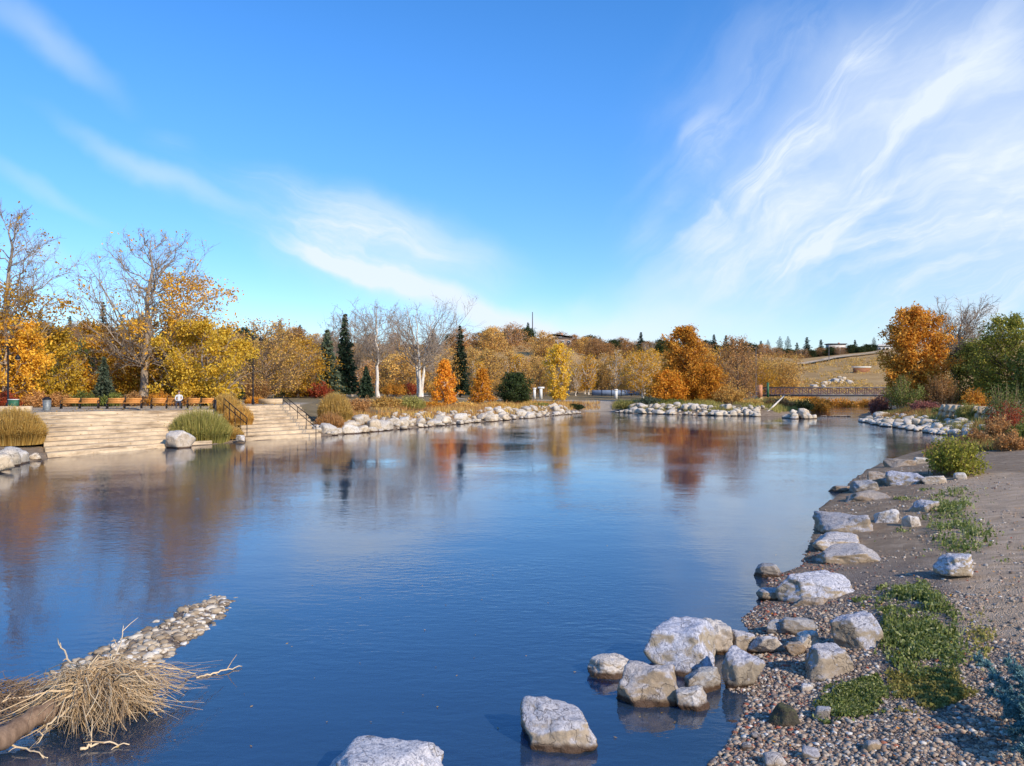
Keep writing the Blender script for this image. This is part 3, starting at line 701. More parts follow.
tag(pebbles('red_gravel', pt, sz, M['pebble_red'], 2), 'reddish wet pebbles and leaf litter along the near waterline', 'gravel', kind='stuff')
def dens3(x, y):
    bi = np.where(inpoly(x, y, BARP), 1, -1)*dline(x, y, BARP+[BARP[0]])+.12*fbm(np.stack([x, y, 0*x], -1)*2, 3, 2)
    return sst(-.42, .12, bi)**1.6*(.18+.6*sst(-.35, .1, fbm(np.stack([x, y, 0*x], -1)*1.7, 3, 5)))
pt = scatter(40000, -8, -3.5, 8, 16.2, dens3); sz = .011+.075*rg.random_sample(len(pt))**7
tag(pebbles('pale_gravel', pt, sz, M['pebble_pale'], 3, 2), 'pale stones forming the narrow bar in the water behind the stranded roots', 'gravel', kind='stuff')
# single cobbles one can point to
COB = [(733, 712, .07, 'white cobble in the shallows at the water edge'), (745, 742, .06, 'white cobble low on the waterline by the bottom edge'), (756, 732, .05, 'white cobble on red litter below the mossy rock'),
       (806, 690, .07, 'pale flat cobble left of the low clover patch'), (683, 745, .06, 'lone whitish cobble half in the water'), (775, 762, .10, 'big round brown cobble at the bottom edge'),
       (822, 718, .09, 'lilac grey cobble on the gravel'), (872, 756, .08, 'pinkish cobble on the gravel near the bottom edge'), (811, 757, .09, 'orange tinted cobble among the pebbles'),
       (960, 470, .2, 'cream cobble right of the green bush')]
for k, (px, py, r_, lb) in enumerate(COB):
    x, y = W(px, py, .1 if py > 500 else .8); v, f = rock_mesh(400+k, 3, 8, 8, .04)
    m = MB(); m.add(v*np.array([r_*1.25, r_, r_*.7]), f)
    tag(m.build('cobble', M[['rock_white', 'rock_tan', 'rock_grey'][0 if 'whit' in lb or 'pale' in lb or 'cream' in lb else (2 if 'lilac' in lb else 1)]], smooth=True, loc=(x, y, gz(x, y)+r_*.4)), lb, 'cobble')

# ------------------------------------------------------------------ steps, plaza furniture
def flight(fl, n, label, grp):
    root = empty('concrete_steps', (fl['b'][0][0], fl['b'][0][1], 0)); ox, oy = fl['b'][0]
    tag(root, label, 'steps', grp)
    B, T = np.array(fl['b']), np.array(fl['t'])
    for k in range(n):
        t0, t1 = k/n, (k+1)/n; zt = .04+(PLZ-.01)*(k+1)/n; zb = zt-.75
        a = B+(T-B)*t0; c = B+(T-B)*(t1+.03); m = MB(); q = len(a)
        V = np.concatenate([np.c_[a, [zt]*q], np.c_[c, [zt]*q], np.c_[a, [zb]*q], np.c_[c, [zb]*q]])-np.array([ox, oy, 0]); F = []
        for j in range(q-1):
            F += [(j, j+1, q+j+1, q+j), (2*q+j, 2*q+j+1, j+1, j), (q+j, q+j+1, 3*q+j+1, 3*q+j)]
        F += [(0, q, 3*q, 2*q), (q-1, 3*q-1, 4*q-1, 2*q-1)]
        m.add(V, F); o = m.build('step', M['concrete'], root)
flight(FL1, 10, 'wide left flight of pale concrete steps below the orange benches', 'flights of concrete steps')
flight(FL2, 10, 'narrower right flight of pale concrete steps with a dark handrail', 'flights of concrete steps')
def lerp(a, b, t): return (a[0]+(b[0]-a[0])*t, a[1]+(b[1]-a[1])*t)

def handrail(p0, z0, p1, z1, label, n=5):
    r = empty('handrail', (p0[0], p0[1], z0)); tag(r, label, 'handrail', 'dark handrails on the steps')
    d = np.array([p1[0]-p0[0], p1[1]-p0[1], z1-z0])
    m = MB(); m.tube([(0, 0, .95), d+[0, 0, .95]], .035, 6); m.build('rail', M['metal_dark'], r)
    m = MB(); m.tube([(0, 0, .5), d+[0, 0, .5]], .03, 6); m.build('lower_rail', M['metal_dark'], r)
    for k in range(n):
        q = d*k/(n-1); m = MB(); m.tube([q+[0, 0, -.35], q+[0, 0, .96]], .028, 6); m.build('post', M['metal_dark'], r)
handrail(W(283, 405, PLZ), PLZ, W(316, 434, .3), .3, 'longer dark handrail down the right edge of the right steps')
handrail(W(224, 409.5, PLZ), PLZ-.1, W(247, 431, .7), .7, 'shorter dark handrail beside the orange shrubs at the left edge of the right steps')

def bench(px0, px1, yb, label):
    x0, Y0 = W(px0, yb, PLZ); Y0 = 63.5; x0 = (px0-512)/800*Y0; x1 = (px1-512)/800*(Y0+.9); L = (x1-x0); z0 = gz(x0, Y0)
    z0 = PLZ+.02
    r = empty('bench', ((x0+x1)/2, Y0+.4, z0), .25); tag(r, label, 'bench', 'orange benches along the plaza')
    for s in (-1, 1):
        m = MB()
        for j in range(3): m.box((s*L/4, .16, .50+j*.135), (L/2-.12, .035, .12), rx=-.15)
        m.build('backrest', M['wood_orange'], r)
    m = MB()
    for j in range(4): m.box((0, -.35+j*.125, .44), (L-.1, .11, .04))
    m.build('seat', M['wood_orange'], r)
    for s in (-1, 0, 1):
        m = MB(); m.box((s*(L/2-.05), -.12, .21), (.07, .55, .42)); m.box((s*(L/2-.05), .19, .65), (.06, .05, .5)); m.box((s*(L/2-.05), -.1, .64), (.06, .45, .05)); m.box((s*(L/2-.05), -.33, .52), (.06, .05, .22))
        m.build('end_frame', M['metal_dark'], r)
bench(60, 101, 409.5, 'leftmost orange bench near the grey litter bin')
bench(106, 144, 409.5, 'second orange bench from the left, just left of the pale tree trunk')
bench(150, 184, 409, 'third orange bench, with the person sitting on its right end')
bench(186, 216, 409, 'rightmost orange bench, between the person and the orange shrubs')

def person(px, Y0, z0, label):
    x = (px-512)/800*Y0
    J = dict(p=(0, 0, .52), w=(0, .02, .72), c=(0, .04, .98), n=(0, .02, 1.14), h=(0, -.01, 1.24), h2=(0, -.01, 1.35))
    E = [('p', 'w'), ('w', 'c'), ('c', 'n'), ('n', 'h'), ('h', 'h2')]; Rd = dict(p=.14, w=.12, c=.13, n=.05, h=.085, h2=.07)
    for s, k in ((-1, 'l'), (1, 'r')):
        J.update({k+'hp': (s*.10, -.05, .50), k+'k': (s*.14, -.48, .50), k+'a': (s*.14, -.46, .08), k+'f': (s*.14, -.62, .05), k+'s': (s*.2, .03, 1.05), k+'e': (s*.27, -.08, .80), k+'h': (s*.14, -.34, .62)})
        Rd.update({k+'hp': .1, k+'k': .065, k+'a': .045, k+'f': .04, k+'s': .07, k+'e': .05, k+'h': .035})
        E += [('p', k+'hp'), (k+'hp', k+'k'), (k+'k', k+'a'), (k+'a', k+'f'), ('c', k+'s'), (k+'s', k+'e'), (k+'e', k+'h')]
    ks = list(J); me = bpy.data.meshes.new('person'); me.from_pydata([J[k] for k in ks], [(ks.index(a), ks.index(b)) for a, b in E], [])
    o = bpy.data.objects.new('person', me); col.objects.link(o); o.location = (x, Y0, z0); o.rotation_euler = (0, 0, .25)
    md = o.modifiers.new('skin', 'SKIN'); 
    for k, v in zip(ks, me.skin_vertices[0].data): v.radius = (Rd[k], Rd[k]*.8 if k in 'pwc' else Rd[k])
    me.skin_vertices[0].data[0].use_root = True
    o.modifiers.new('sub', 'SUBSURF').levels = 2; o.modifiers['sub'].render_levels = 2
    m, n, l, b, ou = newmat('skin and clothes')
    sp = n.new('ShaderNodeSeparateXYZ'); l.new(n.new('ShaderNodeTexCoord').outputs['Object'], sp.inputs[0])
    r = ramp(n, [(0, (.05, .05, .07)), (.42, (.62, .60, .57)), (.78, (.48, .28, .20))], 'CONSTANT')
    mr = n.new('ShaderNodeMath'); mr.operation = 'DIVIDE'; l.new(sp.outputs[2], mr.inputs[0]); mr.inputs[1].default_value = 1.45; l.new(mr.outputs[0], r.inputs[0]); l.new(r.outputs[0], b.inputs['Base Color'])
    me.materials.append(m)
    hv, hf = ICO[2]; hm = MB(); hm.add(hv[:]*np.array([.105, .11, .09])+[0, .025, 1.37], hf); hm.build('hair', M['bark_dark'], o, smooth=True)
    tag(o, label, 'person')
person(179, 63.7, PLZ+.02, 'person in a white top and dark trousers sitting on the end of an orange bench')

def lamp(px, ytop, ybase, Y0, label, two=True):
    x = (px-512)/800*Y0; z0 = PLZ if Y0 < 90 else gz(x, Y0); H = CAMZ+(385-ytop)/800*Y0-z0
    r = empty('street_lamp', (x, Y0, z0)); tag(r, label, 'street lamp', 'dark lamp posts of the plaza')
    m = MB(); m.tube([(0, 0, 0), (0, 0, .5), (0, 0, .55), (0, 0, H)], [.14, .13, .075, .055], 10); m.build('pole', M['metal_dark'], r)
    m = MB(); m.tube([(0, 0, H-.3), (0, 0, H+.2)], [.09, .02], 8); m.build('finial', M['metal_dark'], r)
    for s in ((1, -1) if two else (1,)):
        a = np.linspace(0, PI, 9); m = MB(); m.tube([(s*(.38-.38*math.cos(t)), 0, H-.15+.28*math.sin(t)) for t in a]+[(s*.76, 0, H-.5)], .03, 6); arm = m.build('arm', M['metal_dark'], r)
        m = MB(); m.tube([(s*.76, 0, H-.5), (s*.76, 0, H-.62), (s*.76, 0, H-.86)], [.05, .13, .25], 12); m.build('lamp_shade', M['metal_dark'], r)
        m = MB(); m.tube([(s*.76, 0, H-.87), (s*.76, 0, H-.93)], [.17, .10], 12); m.build('bulb_glass', M['white_paint'], r)
lamp(8, 348, 412, 62, 'tall dark double lamp post at the left edge beside the green box')
lamp(253, 332, 407, 78, 'tall dark double lamp post at the head of the right steps')
# litter bin
x, Y0 = (47-512)/800*60, 60
r = empty('litter_bin', (x, Y0, PLZ)); tag(r, 'grey metal litter bin left of the benches', 'litter bin')
m = MB(); m.tube([(0, 0, 0), (0, 0, .05), (0, 0, .8)], [.26, .27, .30], 14); m.build('body', M['bin'], r)
m = MB(); m.tube([(0, 0, .8), (0, 0, .86), (0, 0, 1.0)], [.33, .33, .12], 14); m.build('lid', M['metal_dark'], r)
r = empty('utility_box', ((14-512)/800*61, 61, PLZ), .2); tag(r, 'green utility box standing right of the left lamp post', 'box')
m = MB(); m.box((0, 0, .38), (.6, .5, .76)); m.build('body', M['green_box'], r)
m = MB(); m.box((0, 0, .79), (.66, .56, .05)); m.build('lid', M['white_paint'], r)
m = MB(); m.box((0, 0, .3), (4.2, .5, .7)); tag(m.build('low_wall', M['concrete'], loc=((2-512)/800*58.5, 58.5, PLZ-.3)), 'low white concrete wall at the left edge in front of the green box', 'wall')
m = MB(); m.box((0, 0, .25), (2.3, .6, .55)); tag(m.build('low_wall', M['concrete'], loc=((271-512)/800*80, 80, PLZ)), 'low white concrete block at the top of the right steps', 'wall')
m = MB(); m.box((0, 0, .45), (.12, .12, 1.5)); tag(m.build('post', M['metal_dark'], loc=((215.5-512)/800*60, 60, PLZ-.4)), 'short dark post at the right end of the benches', 'post')

# ------------------------------------------------------------------ vegetation builders
def curve_pts(a, b, up, n, rg, wob):
    t = np.linspace(0, 1, n)[:, None]; a = np.asarray(a, float); b = np.asarray(b, float)
    L = np.linalg.norm(b-a); p = a+(b-a)*t; p[:, 2] += up*L*np.sin(t[:, 0]*PI)
    w = rg.normal(size=(n, 3))*wob*L; w[0] = 0; w[-1] = 0; return p+w
def leaves(P, size, rg, flat=0., k=4, asp=.6):
    n = len(P); a = rg.normal(size=(n, 3)); a /= np.linalg.norm(a, axis=1)[:, None]
    c = rg.normal(size=(n, 3)); c[:, 2] *= 1-flat; c = np.cross(a, c); c /= np.linalg.norm(c, axis=1)[:, None]
    s = size*rg.uniform(.6, 1.3, (n, 1))
    V = np.stack([P-a*s*.5, P+c*s*asp*.5, P+a*s*.5, P-c*s*asp*.5], 1).reshape(-1, 3)
    return V, np.arange(n*4).reshape(-1, 4)
def tree_parts(seed, H, R0, prof, base=.22, limbs=26, subs=7, twigs=5, nleaf=9000, lsize=.3, spread=.5, trunk_r=None, lean=0., thr=-9., rise=.55, clump=.55, stems=1, twig_r=.012, top=.97, wob=.03, twigk=3, patch=None, limb_k=.016, bb=None):
    rg = np.random.RandomState(seed); tr = trunk_r or H*.018; T = MB(); C = MB(); anch = []
    for st in range(stems):
        off = np.array([0, 0, 0.]) if stems == 1 else np.array([math.cos(st*6.28/stems+seed), math.sin(st*6.28/stems+seed), 0])
        tip = off*R0*.55*(stems > 1)+np.array([lean*H+rg.normal()*.03*H, rg.normal()*.03*H, H*top*(1-.08*rg.rand()*(stems > 1))])
        trunk = curve_pts(off*tr*.8, tip, 0, 12, rg, .010)
        if stems > 1: trunk[:, :2] = (trunk[:, :2]-off[:2]*tr*.8)*np.linspace(0, 1, 12)[:, None]**.7+off[:2]*tr*.8
        rr = tr/(1+.35*(stems > 1))*(1-np.linspace(0, 1, 12))**.8+.02; rr[0] *= 1.35
        T.tube(trunk, rr, 8, cap=False)
        def at(h):
            i = np.clip(h/H/top*11, 0, 10.99); j = int(i); return trunk[j]+(trunk[j+1]-trunk[j])*(i-j), rr[j]
        ga = rg.uniform(0, 6.28)
        for k in range(limbs//stems):
            t = (k+.5+rg.uniform(-.4, .4))/(limbs//stems); ga += 2.4+rg.uniform(-.4, .4)
            ht = H*(base+(1-base)*t); rad = R0*prof(t)*rg.uniform(.72, 1.12)
            c0 = trunk[-1]*0+at(min(ht, H*.95))[0]; tgt = c0*np.array([1, 1, 0])+np.array([math.cos(ga)*rad, math.sin(ga)*rad, ht])
            hs_ = max(H*base*.75, ht-rad*rise*rg.uniform(.8, 1.5)-.02*H); p0, r0 = at(hs_)
            L = np.linalg.norm(tgt-p0); 
            lp = curve_pts(p0, tgt, -.06 if rise > .4 else .05, 8, rg, wob)
            lr = np.linspace(min(r0*.62, L*limb_k+.02), twig_r*1.5, 8); C.tube(lp, lr, 5, cap=False)
            for q in range(subs):
                f = .28+.72*(q+rg.rand())/subs; i = min(int(f*7), 6); b = lp[i]+(lp[i+1]-lp[i])*(f*7-i)
                d = (tgt-p0)/L*.55+rg.normal(size=3)*spread+np.array([0, 0, .22]); d /= np.linalg.norm(d)
                SL = L*.36*(1.15-f*.5)*rg.uniform(.6, 1.2)+.05*H*.3; e = b+d*SL
                spts = curve_pts(b, e, .03, 5, rg, wob*1.4); C.tube(spts, np.linspace(max(lr[i]*.5, twig_r*1.3), twig_r, 5), 4, cap=False)
                for w in range(twigs):
                    g = .2+.8*(w+rg.rand())/twigs; j = min(int(g*4), 3); b2 = spts[j]+(spts[j+1]-spts[j])*(g*4-j)
                    d2 = d*.6+rg.normal(size=3)*spread*1.1+np.array([0, 0, .2]); d2 /= np.linalg.norm(d2); e2 = b2+d2*SL*rg.uniform(.25, .55)
                    C.tube([b2, (b2+e2)/2+rg.normal(size=3)*.03*SL, e2], [twig_r, twig_r*.8, twig_r*.5], twigk, cap=False)
                    anch.append((b2+e2)/2); anch.append(e2)
    A = np.array(anch)
    lv = None
    if nleaf:
        w = np.ones(len(A))
        if thr > -5: w = (fbm(A*(2.2/R0), 3, seed) > thr).astype(float)+.01
        if patch is not None: w = w*patch(A)+1e-6
        idx = rg.choice(len(A), nleaf, p=w/w.sum()); P = A[idx]+rg.normal(size=(nleaf, 3))*clump*np.array([1, 1, .75]); P[:, 2] = np.maximum(P[:, 2], H*.03)
        lv = MB(); lv.add(*leaves(P, lsize, rg))
    return T, C, lv
ROUND = lambda t: math.sqrt(max(0, 1-(2*t-.85)**2/1.35))
CONE = lambda t: (1-t)**.75*.95+.08 if t > .12 else .75+1.5*t
COL = lambda t: (.55+.6*t if t < .5 else .85*(1-(t-.5)**2*2.6))
VASE = lambda t: .35+.75*math.sin(min(1, t*1.05)*PI*.62)
def tree(name, cat, seed, H, R0, prof, bark, leaf, label=None, group=None, loc=None, link=True, **kw):
    bb = kw.get('bb') or bark; T, C, lv = tree_parts(seed, H, R0, prof, **kw)
    r = empty(name, loc or (0, 0, 0), 0, link)
    ch = [T.build('trunk', M[bark], r, smooth=True, link=link), C.build('branches', M[bb], r, link=link)]
    if lv: ch.append(lv.build('crown', M[leaf], r, link=link))
    tag(r, label, cat, group); return r, ch
def TP(px, Y0, ytop):
    x = (px-512)/800*Y0; z = gz(x, Y0); return (x, Y0, z-.05), CAMZ+(385-ytop)/800*Y0-z
def hero(px, Y0, ytop, rpx, seed, prof, bark, leaf, name, cat, label, **kw):
    loc, H = TP(px, Y0, ytop); return tree(name, cat, seed, H, rpx/800*Y0, prof, bark, leaf, label, loc=loc, **kw)

hero(143, 78, 231, 68, 11, lambda t: ROUND(t)*1.02, 'bark_grey', 'leaf_gold', 'cottonwood_tree', 'tree', 'tall cottonwood with a spreading nearly bare crown and orange leaf patches behind the benches', limbs=46, subs=11, twigs=10, nleaf=6500, lsize=.28, base=.30, thr=.1, rise=.75, trunk_r=.40, clump=.40, twig_r=.012, wob=.03, limb_k=.010,
     patch=lambda A: np.where((A[:, 0] > 1.0) & (A[:, 2] < 12.5) & (A[:, 2] > 6), 1., .16*(A[:, 2] < 12)+.02))
hero(2, 70, 207, 56, 14, ROUND, 'bark_grey', 'leaf_gold', 'cottonwood_tree', 'tree', 'bare topped cottonwood cut off by the left edge of the photo', limbs=40, subs=11, twigs=9, nleaf=4500, lsize=.28, base=.25, thr=.1, rise=.8, trunk_r=.32, clump=.35, twig_r=.012, wob=.03, limb_k=.010, patch=lambda A: np.where(A[:, 2] < 10.5, 1., .08))
hero(203, 75, 326, 46, 21, ROUND, 'bark_grey', 'leaf_yellow', 'maple_tree', 'tree', 'bright yellow leafy tree behind the rightmost orange bench', limbs=34, subs=6, twigs=4, nleaf=22500, lsize=.25, base=.18, thr=.0, clump=.34)
hero(150, 82, 318, 40, 22, ROUND, 'bark_grey', 'leaf_gold', 'maple_tree', 'tree', 'golden leafy tree directly behind the pale trunk of the tall cottonwood', limbs=34, subs=6, twigs=4, nleaf=16500, lsize=.25, base=.15, thr=.0, clump=.34)
hero(95, 80, 325, 42, 23, ROUND, 'bark_grey', 'leaf_gold', 'maple_tree', 'tree', 'golden tree behind the leftmost orange bench', limbs=32, subs=6, twigs=4, nleaf=13500, lsize=.25, base=.15, thr=.05, clump=.34)
hero(45, 74, 330, 38, 24, ROUND, 'bark_grey', 'leaf_yellow', 'maple_tree', 'tree', 'yellow tree behind the grey litter bin', limbs=30, subs=6, twigs=4, nleaf=15000, lsize=.25, base=.12, thr=.0, clump=.34)
hero(5, 68, 318, 36, 25, ROUND, 'bark_grey', 'leaf_gold', 'maple_tree', 'tree', 'golden tree at the left edge behind the double lamp post', limbs=30, subs=6, twigs=4, nleaf=13500, lsize=.25, base=.12, thr=.0, clump=.34)
hero(70, 90, 345, 34, 26, ROUND, 'bark_dark', 'leaf_green', 'elm_tree', 'tree', 'olive green tree showing between the golden trees left of centre of the benches', limbs=26, subs=6, twigs=4, nleaf=9000, lsize=.34, base=.12)
hero(265, 108, 322, 42, 27, ROUND, 'twig', 'leaf_tan', 'elm_tree', 'tree', 'pale tan twiggy tree behind the lamp post of the right steps', limbs=36, subs=9, twigs=6, nleaf=6500, lsize=.26, base=.15, twig_r=.018, clump=.5)
hero(298, 118, 340, 34, 28, ROUND, 'twig', 'leaf_gold', 'elm_tree', 'tree', 'yellowish leaning tree left of the two tall spruces', limbs=30, subs=7, twigs=5, nleaf=8500, lsize=.28, base=.15, clump=.5)
hero(378, 120, 305, 26, 31, VASE, 'bark_pale', 'leaf_tan', 'birch_tree', 'tree', 'bare tree with a straight white trunk right of the two spruces', limbs=30, subs=12, twigs=9, nleaf=250, lsize=.22, base=.46, rise=.9, trunk_r=.27, twig_r=.013, limb_k=.009, bb='twig_grey')
hero(420, 130, 303, 34, 32, VASE, 'bark_pale', 'leaf_tan', 'birch_tree', 'tree', 'bare pale tree forking into several white stems left of the single tall spruce', limbs=40, subs=12, twigs=9, nleaf=250, lsize=.22, base=.42, rise=.9, trunk_r=.34, stems=3, twig_r=.013, limb_k=.009, bb='twig_grey')
hero(352, 132, 312, 24, 33, VASE, 'bark_grey', 'leaf_tan', 'birch_tree', 'tree', 'grey bare tree rising just behind the taller spruce', limbs=36, subs=11, twigs=9, nleaf=200, lsize=.22, base=.35, rise=1.2, trunk_r=.18, twig_r=.016)
hero(445, 100, 361, 15, 41, CONE, 'bark_pale', 'leaf_orange', 'young_tree', 'tree', 'small conical orange yellow tree on the white boulder bank, left of its twin', limbs=34, subs=6, twigs=4, nleaf=8000, lsize=.24, base=.12, clump=.18, rise=.9, trunk_r=.09)
hero(482, 107, 369, 13, 42, CONE, 'bark_pale', 'leaf_orange', 'young_tree', 'tree', 'smaller conical orange yellow tree between its twin and the dark round bush', limbs=30, subs=6, twigs=4, nleaf=6500, lsize=.24, base=.12, clump=.18, rise=.9, trunk_r=.09)
hero(558, 125, 345, 12, 43, COL, 'bark_pale', 'leaf_yellow', 'columnar_poplar', 'tree', 'slim columnar bright yellow poplar left of the sandy ramp', limbs=44, subs=6, twigs=4, nleaf=9000, lsize=.28, base=.10, clump=.2, rise=1.6, trunk_r=.12)
hero(687, 125, 328, 22, 44, lambda t: .85 if t < .3 else ROUND(t), 'bark_dark', 'leaf_rust', 'ash_tree', 'tree', 'tall rusty orange tree rising above the middle of the far bank', limbs=44, subs=7, twigs=4, nleaf=20000, lsize=.34, base=.08, clump=.36, trunk_r=.2)
hero(668, 119, 372, 20, 45, ROUND, 'bark_dark', 'leaf_orange', 'ash_tree', 'tree', 'low orange tree at the left foot of the tall rusty orange tree', limbs=26, subs=6, twigs=4, nleaf=9000, lsize=.30, base=.05, clump=.36)
hero(706, 119, 366, 19, 46, ROUND, 'bark_dark', 'leaf_orange', 'ash_tree', 'tree', 'low orange tree at the right foot of the tall rusty orange tree', limbs=26, subs=6, twigs=4, nleaf=9000, lsize=.30, base=.05, clump=.36)
hero(738, 128, 338, 23, 47, ROUND, 'twig', 'leaf_brown', 'elm_tree', 'tree', 'pinkish brown thinly leaved tree left of the footbridge', limbs=36, subs=9, twigs=6, nleaf=6500, lsize=.24, base=.1, twig_r=.018, clump=.45)
hero(643, 150, 352, 20, 48, ROUND, 'bark_pale', 'leaf_gold', 'elm_tree', 'tree', 'golden tree with a pale trunk left of the tall rusty orange tree', limbs=30, subs=7, twigs=5, nleaf=6000, lsize=.28, base=.2)
hero(915, 100, 309, 30, 51, lambda t: .9 if t < .35 else ROUND(t), 'bark_dark', 'leaf_rust', 'ash_tree', 'tree', 'big rust coloured oval tree on the right bank', limbs=50, subs=7, twigs=5, nleaf=26000, lsize=.32, base=.08, clump=.36, trunk_r=.2)
hero(957, 105, 302, 24, 52, VASE, 'bark_grey', 'leaf_tan', 'birch_tree', 'tree', 'bare grey tree standing between the rust tree and the green trees on the right', limbs=44, subs=12, twigs=10, nleaf=150, lsize=.22, base=.35, rise=1.2, trunk_r=.2, twig_r=.016)
hero(985, 112, 318, 24, 53, VASE, 'bark_grey', 'leaf_tan', 'birch_tree', 'tree', 'lower bare tree right behind the green tree at the right edge', limbs=26, subs=9, twigs=6, nleaf=400, lsize=.22, base=.35, rise=1.2, trunk_r=.16, twig_r=.016)
hero(1012, 92, 318, 34, 54, ROUND, 'bark_dark', 'leaf_yellowgreen', 'poplar_tree', 'tree', 'yellow green leafy tree at the right edge of the photo', limbs=42, subs=7, twigs=5, nleaf=17000, lsize=.26, base=.12, clump=.34)
hero(975, 102, 345, 26, 55, ROUND, 'bark_dark', 'leaf_green', 'poplar_tree', 'tree', 'darker green bushy tree between the rust tree and the right edge', limbs=34, subs=7, twigs=4, nleaf=15000, lsize=.26, base=.05, clump=.34)
hero(1050, 86, 340, 30, 56, ROUND, 'bark_dark', 'leaf_green', 'poplar_tree', 'tree', 'green tree mostly outside the right edge of the photo', limbs=34, subs=7, twigs=4, nleaf=12000, lsize=.28, base=.05, clump=.34)
hero(515, 117, 374, 17, 61, ROUND, 'bark_dark', 'leaf_dark', 'round_bush', 'bush', 'dark green round bush between the small orange tree and the yellow poplar', limbs=34, subs=7, twigs=4, nleaf=11000, lsize=.26, base=.08, clump=.26)
hero(780, 190, 360, 20, 62, COL, 'twig', 'leaf_tan', 'willow_tree', 'tree', 'golden tan willow clump behind the left end of the footbridge', limbs=60, subs=7, twigs=5, nleaf=11000, lsize=.34, base=.02, rise=2., clump=.6, stems=5)
hero(763, 185, 366, 14, 63, COL, 'twig', 'leaf_gold', 'willow_tree', 'tree', 'smaller golden willow left of the tan willow clump', limbs=40, subs=7, twigs=4, nleaf=9000, lsize=.25, base=.02, rise=2., clump=.6, stems=4)

# spruces
def spruce_parts(seed, H, R0, dens=1., droop=.25, col_=False):
    rg = np.random.RandomState(seed); T = MB(); C = MB()
    T.tube([(0, 0, 0), (0, 0, H*.5), (0, 0, H)], [H*.016, H*.009, .01], 6, cap=False); P = []; D = []
    nw = int(26*dens)
    for k in range(nw):
        t = (k+.5)/nw; z = H*(.05+.94*t); R_ = R0*((1-t)**.85)*rg.uniform(.8, 1.15)+.06
        if col_: R_ = R0*(.9 if t < .7 else 3*(1-t)+.05)
        nb = int(9*(1-t*.5)); a0 = rg.uniform(0, 6)
        for j in range(nb):
            a = a0+j*6.283/nb+rg.uniform(-.25, .25); L = R_*rg.uniform(.75, 1.2)
            n_ = max(6, int(26*L/R0*dens)); s = rg.rand(n_)**.7
            p = np.stack([np.cos(a)*L*s, np.sin(a)*L*s, z-droop*L*s+.12*L*s*s*2], -1); side = np.array([-math.sin(a), math.cos(a), 0])
            p = p+side*(rg.uniform(-.28, .28, n_)*L*(1-s*.6))[:, None]+rg.normal(size=(n_, 3))*.04*R0
            P.append(p); D.append(np.tile([math.cos(a), math.sin(a), -.35], (n_, 1)))
            C.tube([(0, 0, z), (math.cos(a)*L, math.sin(a)*L, z-droop*L+.24*L)], [.03, .008], 3, cap=False)
    P = np.concatenate(P); D = np.concatenate(D)+rg.normal(size=P.shape)*.35; D /= np.linalg.norm(D, axis=1)[:, None]
    c = np.cross(D, rg.normal(size=P.shape)); c /= np.linalg.norm(c, axis=1)[:, None]; s = R0*.16*rg.uniform(.6, 1.3, (len(P), 1))
    V = np.stack([P-D*s, P+c*s*.35, P+D*s, P-c*s*.35], 1).reshape(-1, 3); L = MB(); L.add(V, np.arange(len(P)*4).reshape(-1, 4))
    return T, C, L
def spruce(seed, H, R0, mat, label=None, group=None, loc=None, link=True, **kw):
    T, C, L = spruce_parts(seed, H, R0, **kw); r = empty('spruce_tree', loc or (0, 0, 0), 0, link)
    ch = [T.build('trunk', M['bark_dark'], r, link=link), C.build('branches', M['bark_dark'], r, link=link), L.build('crown', M[mat], r, link=link)]
    tag(r, label, 'spruce tree', group); return r, ch
for px, Y0, yt, rp, mt, lb in [(327, 120, 329, 15, 'needle_grey', 'grey green spruce, left and paler of the two standing together'), (345, 124, 313, 14, 'needle', 'taller darker spruce, right of the two standing together'),
        (460, 150, 325, 11, 'needle', 'lone tall dark spruce right of the white stemmed bare trees'), (366, 116, 366, 9, 'needle', 'small dark spruce at the right foot of the two tall spruces'),
        (103, 88, 300, 12, 'needle', 'dark slim spruce in front of the sky left of the tall cottonwood trunk'), (104, 71, 356, 11, 'needle_grey', 'small grey green spruce behind the second orange bench'), (247, 112, 326, 8, 'needle', 'slim dark spruce just left of the right lamp post')]:
    loc, H = TP(px, Y0, yt); spruce(int(px), H, rp/800*Y0, mt, lb, loc=loc, dens=1.25)

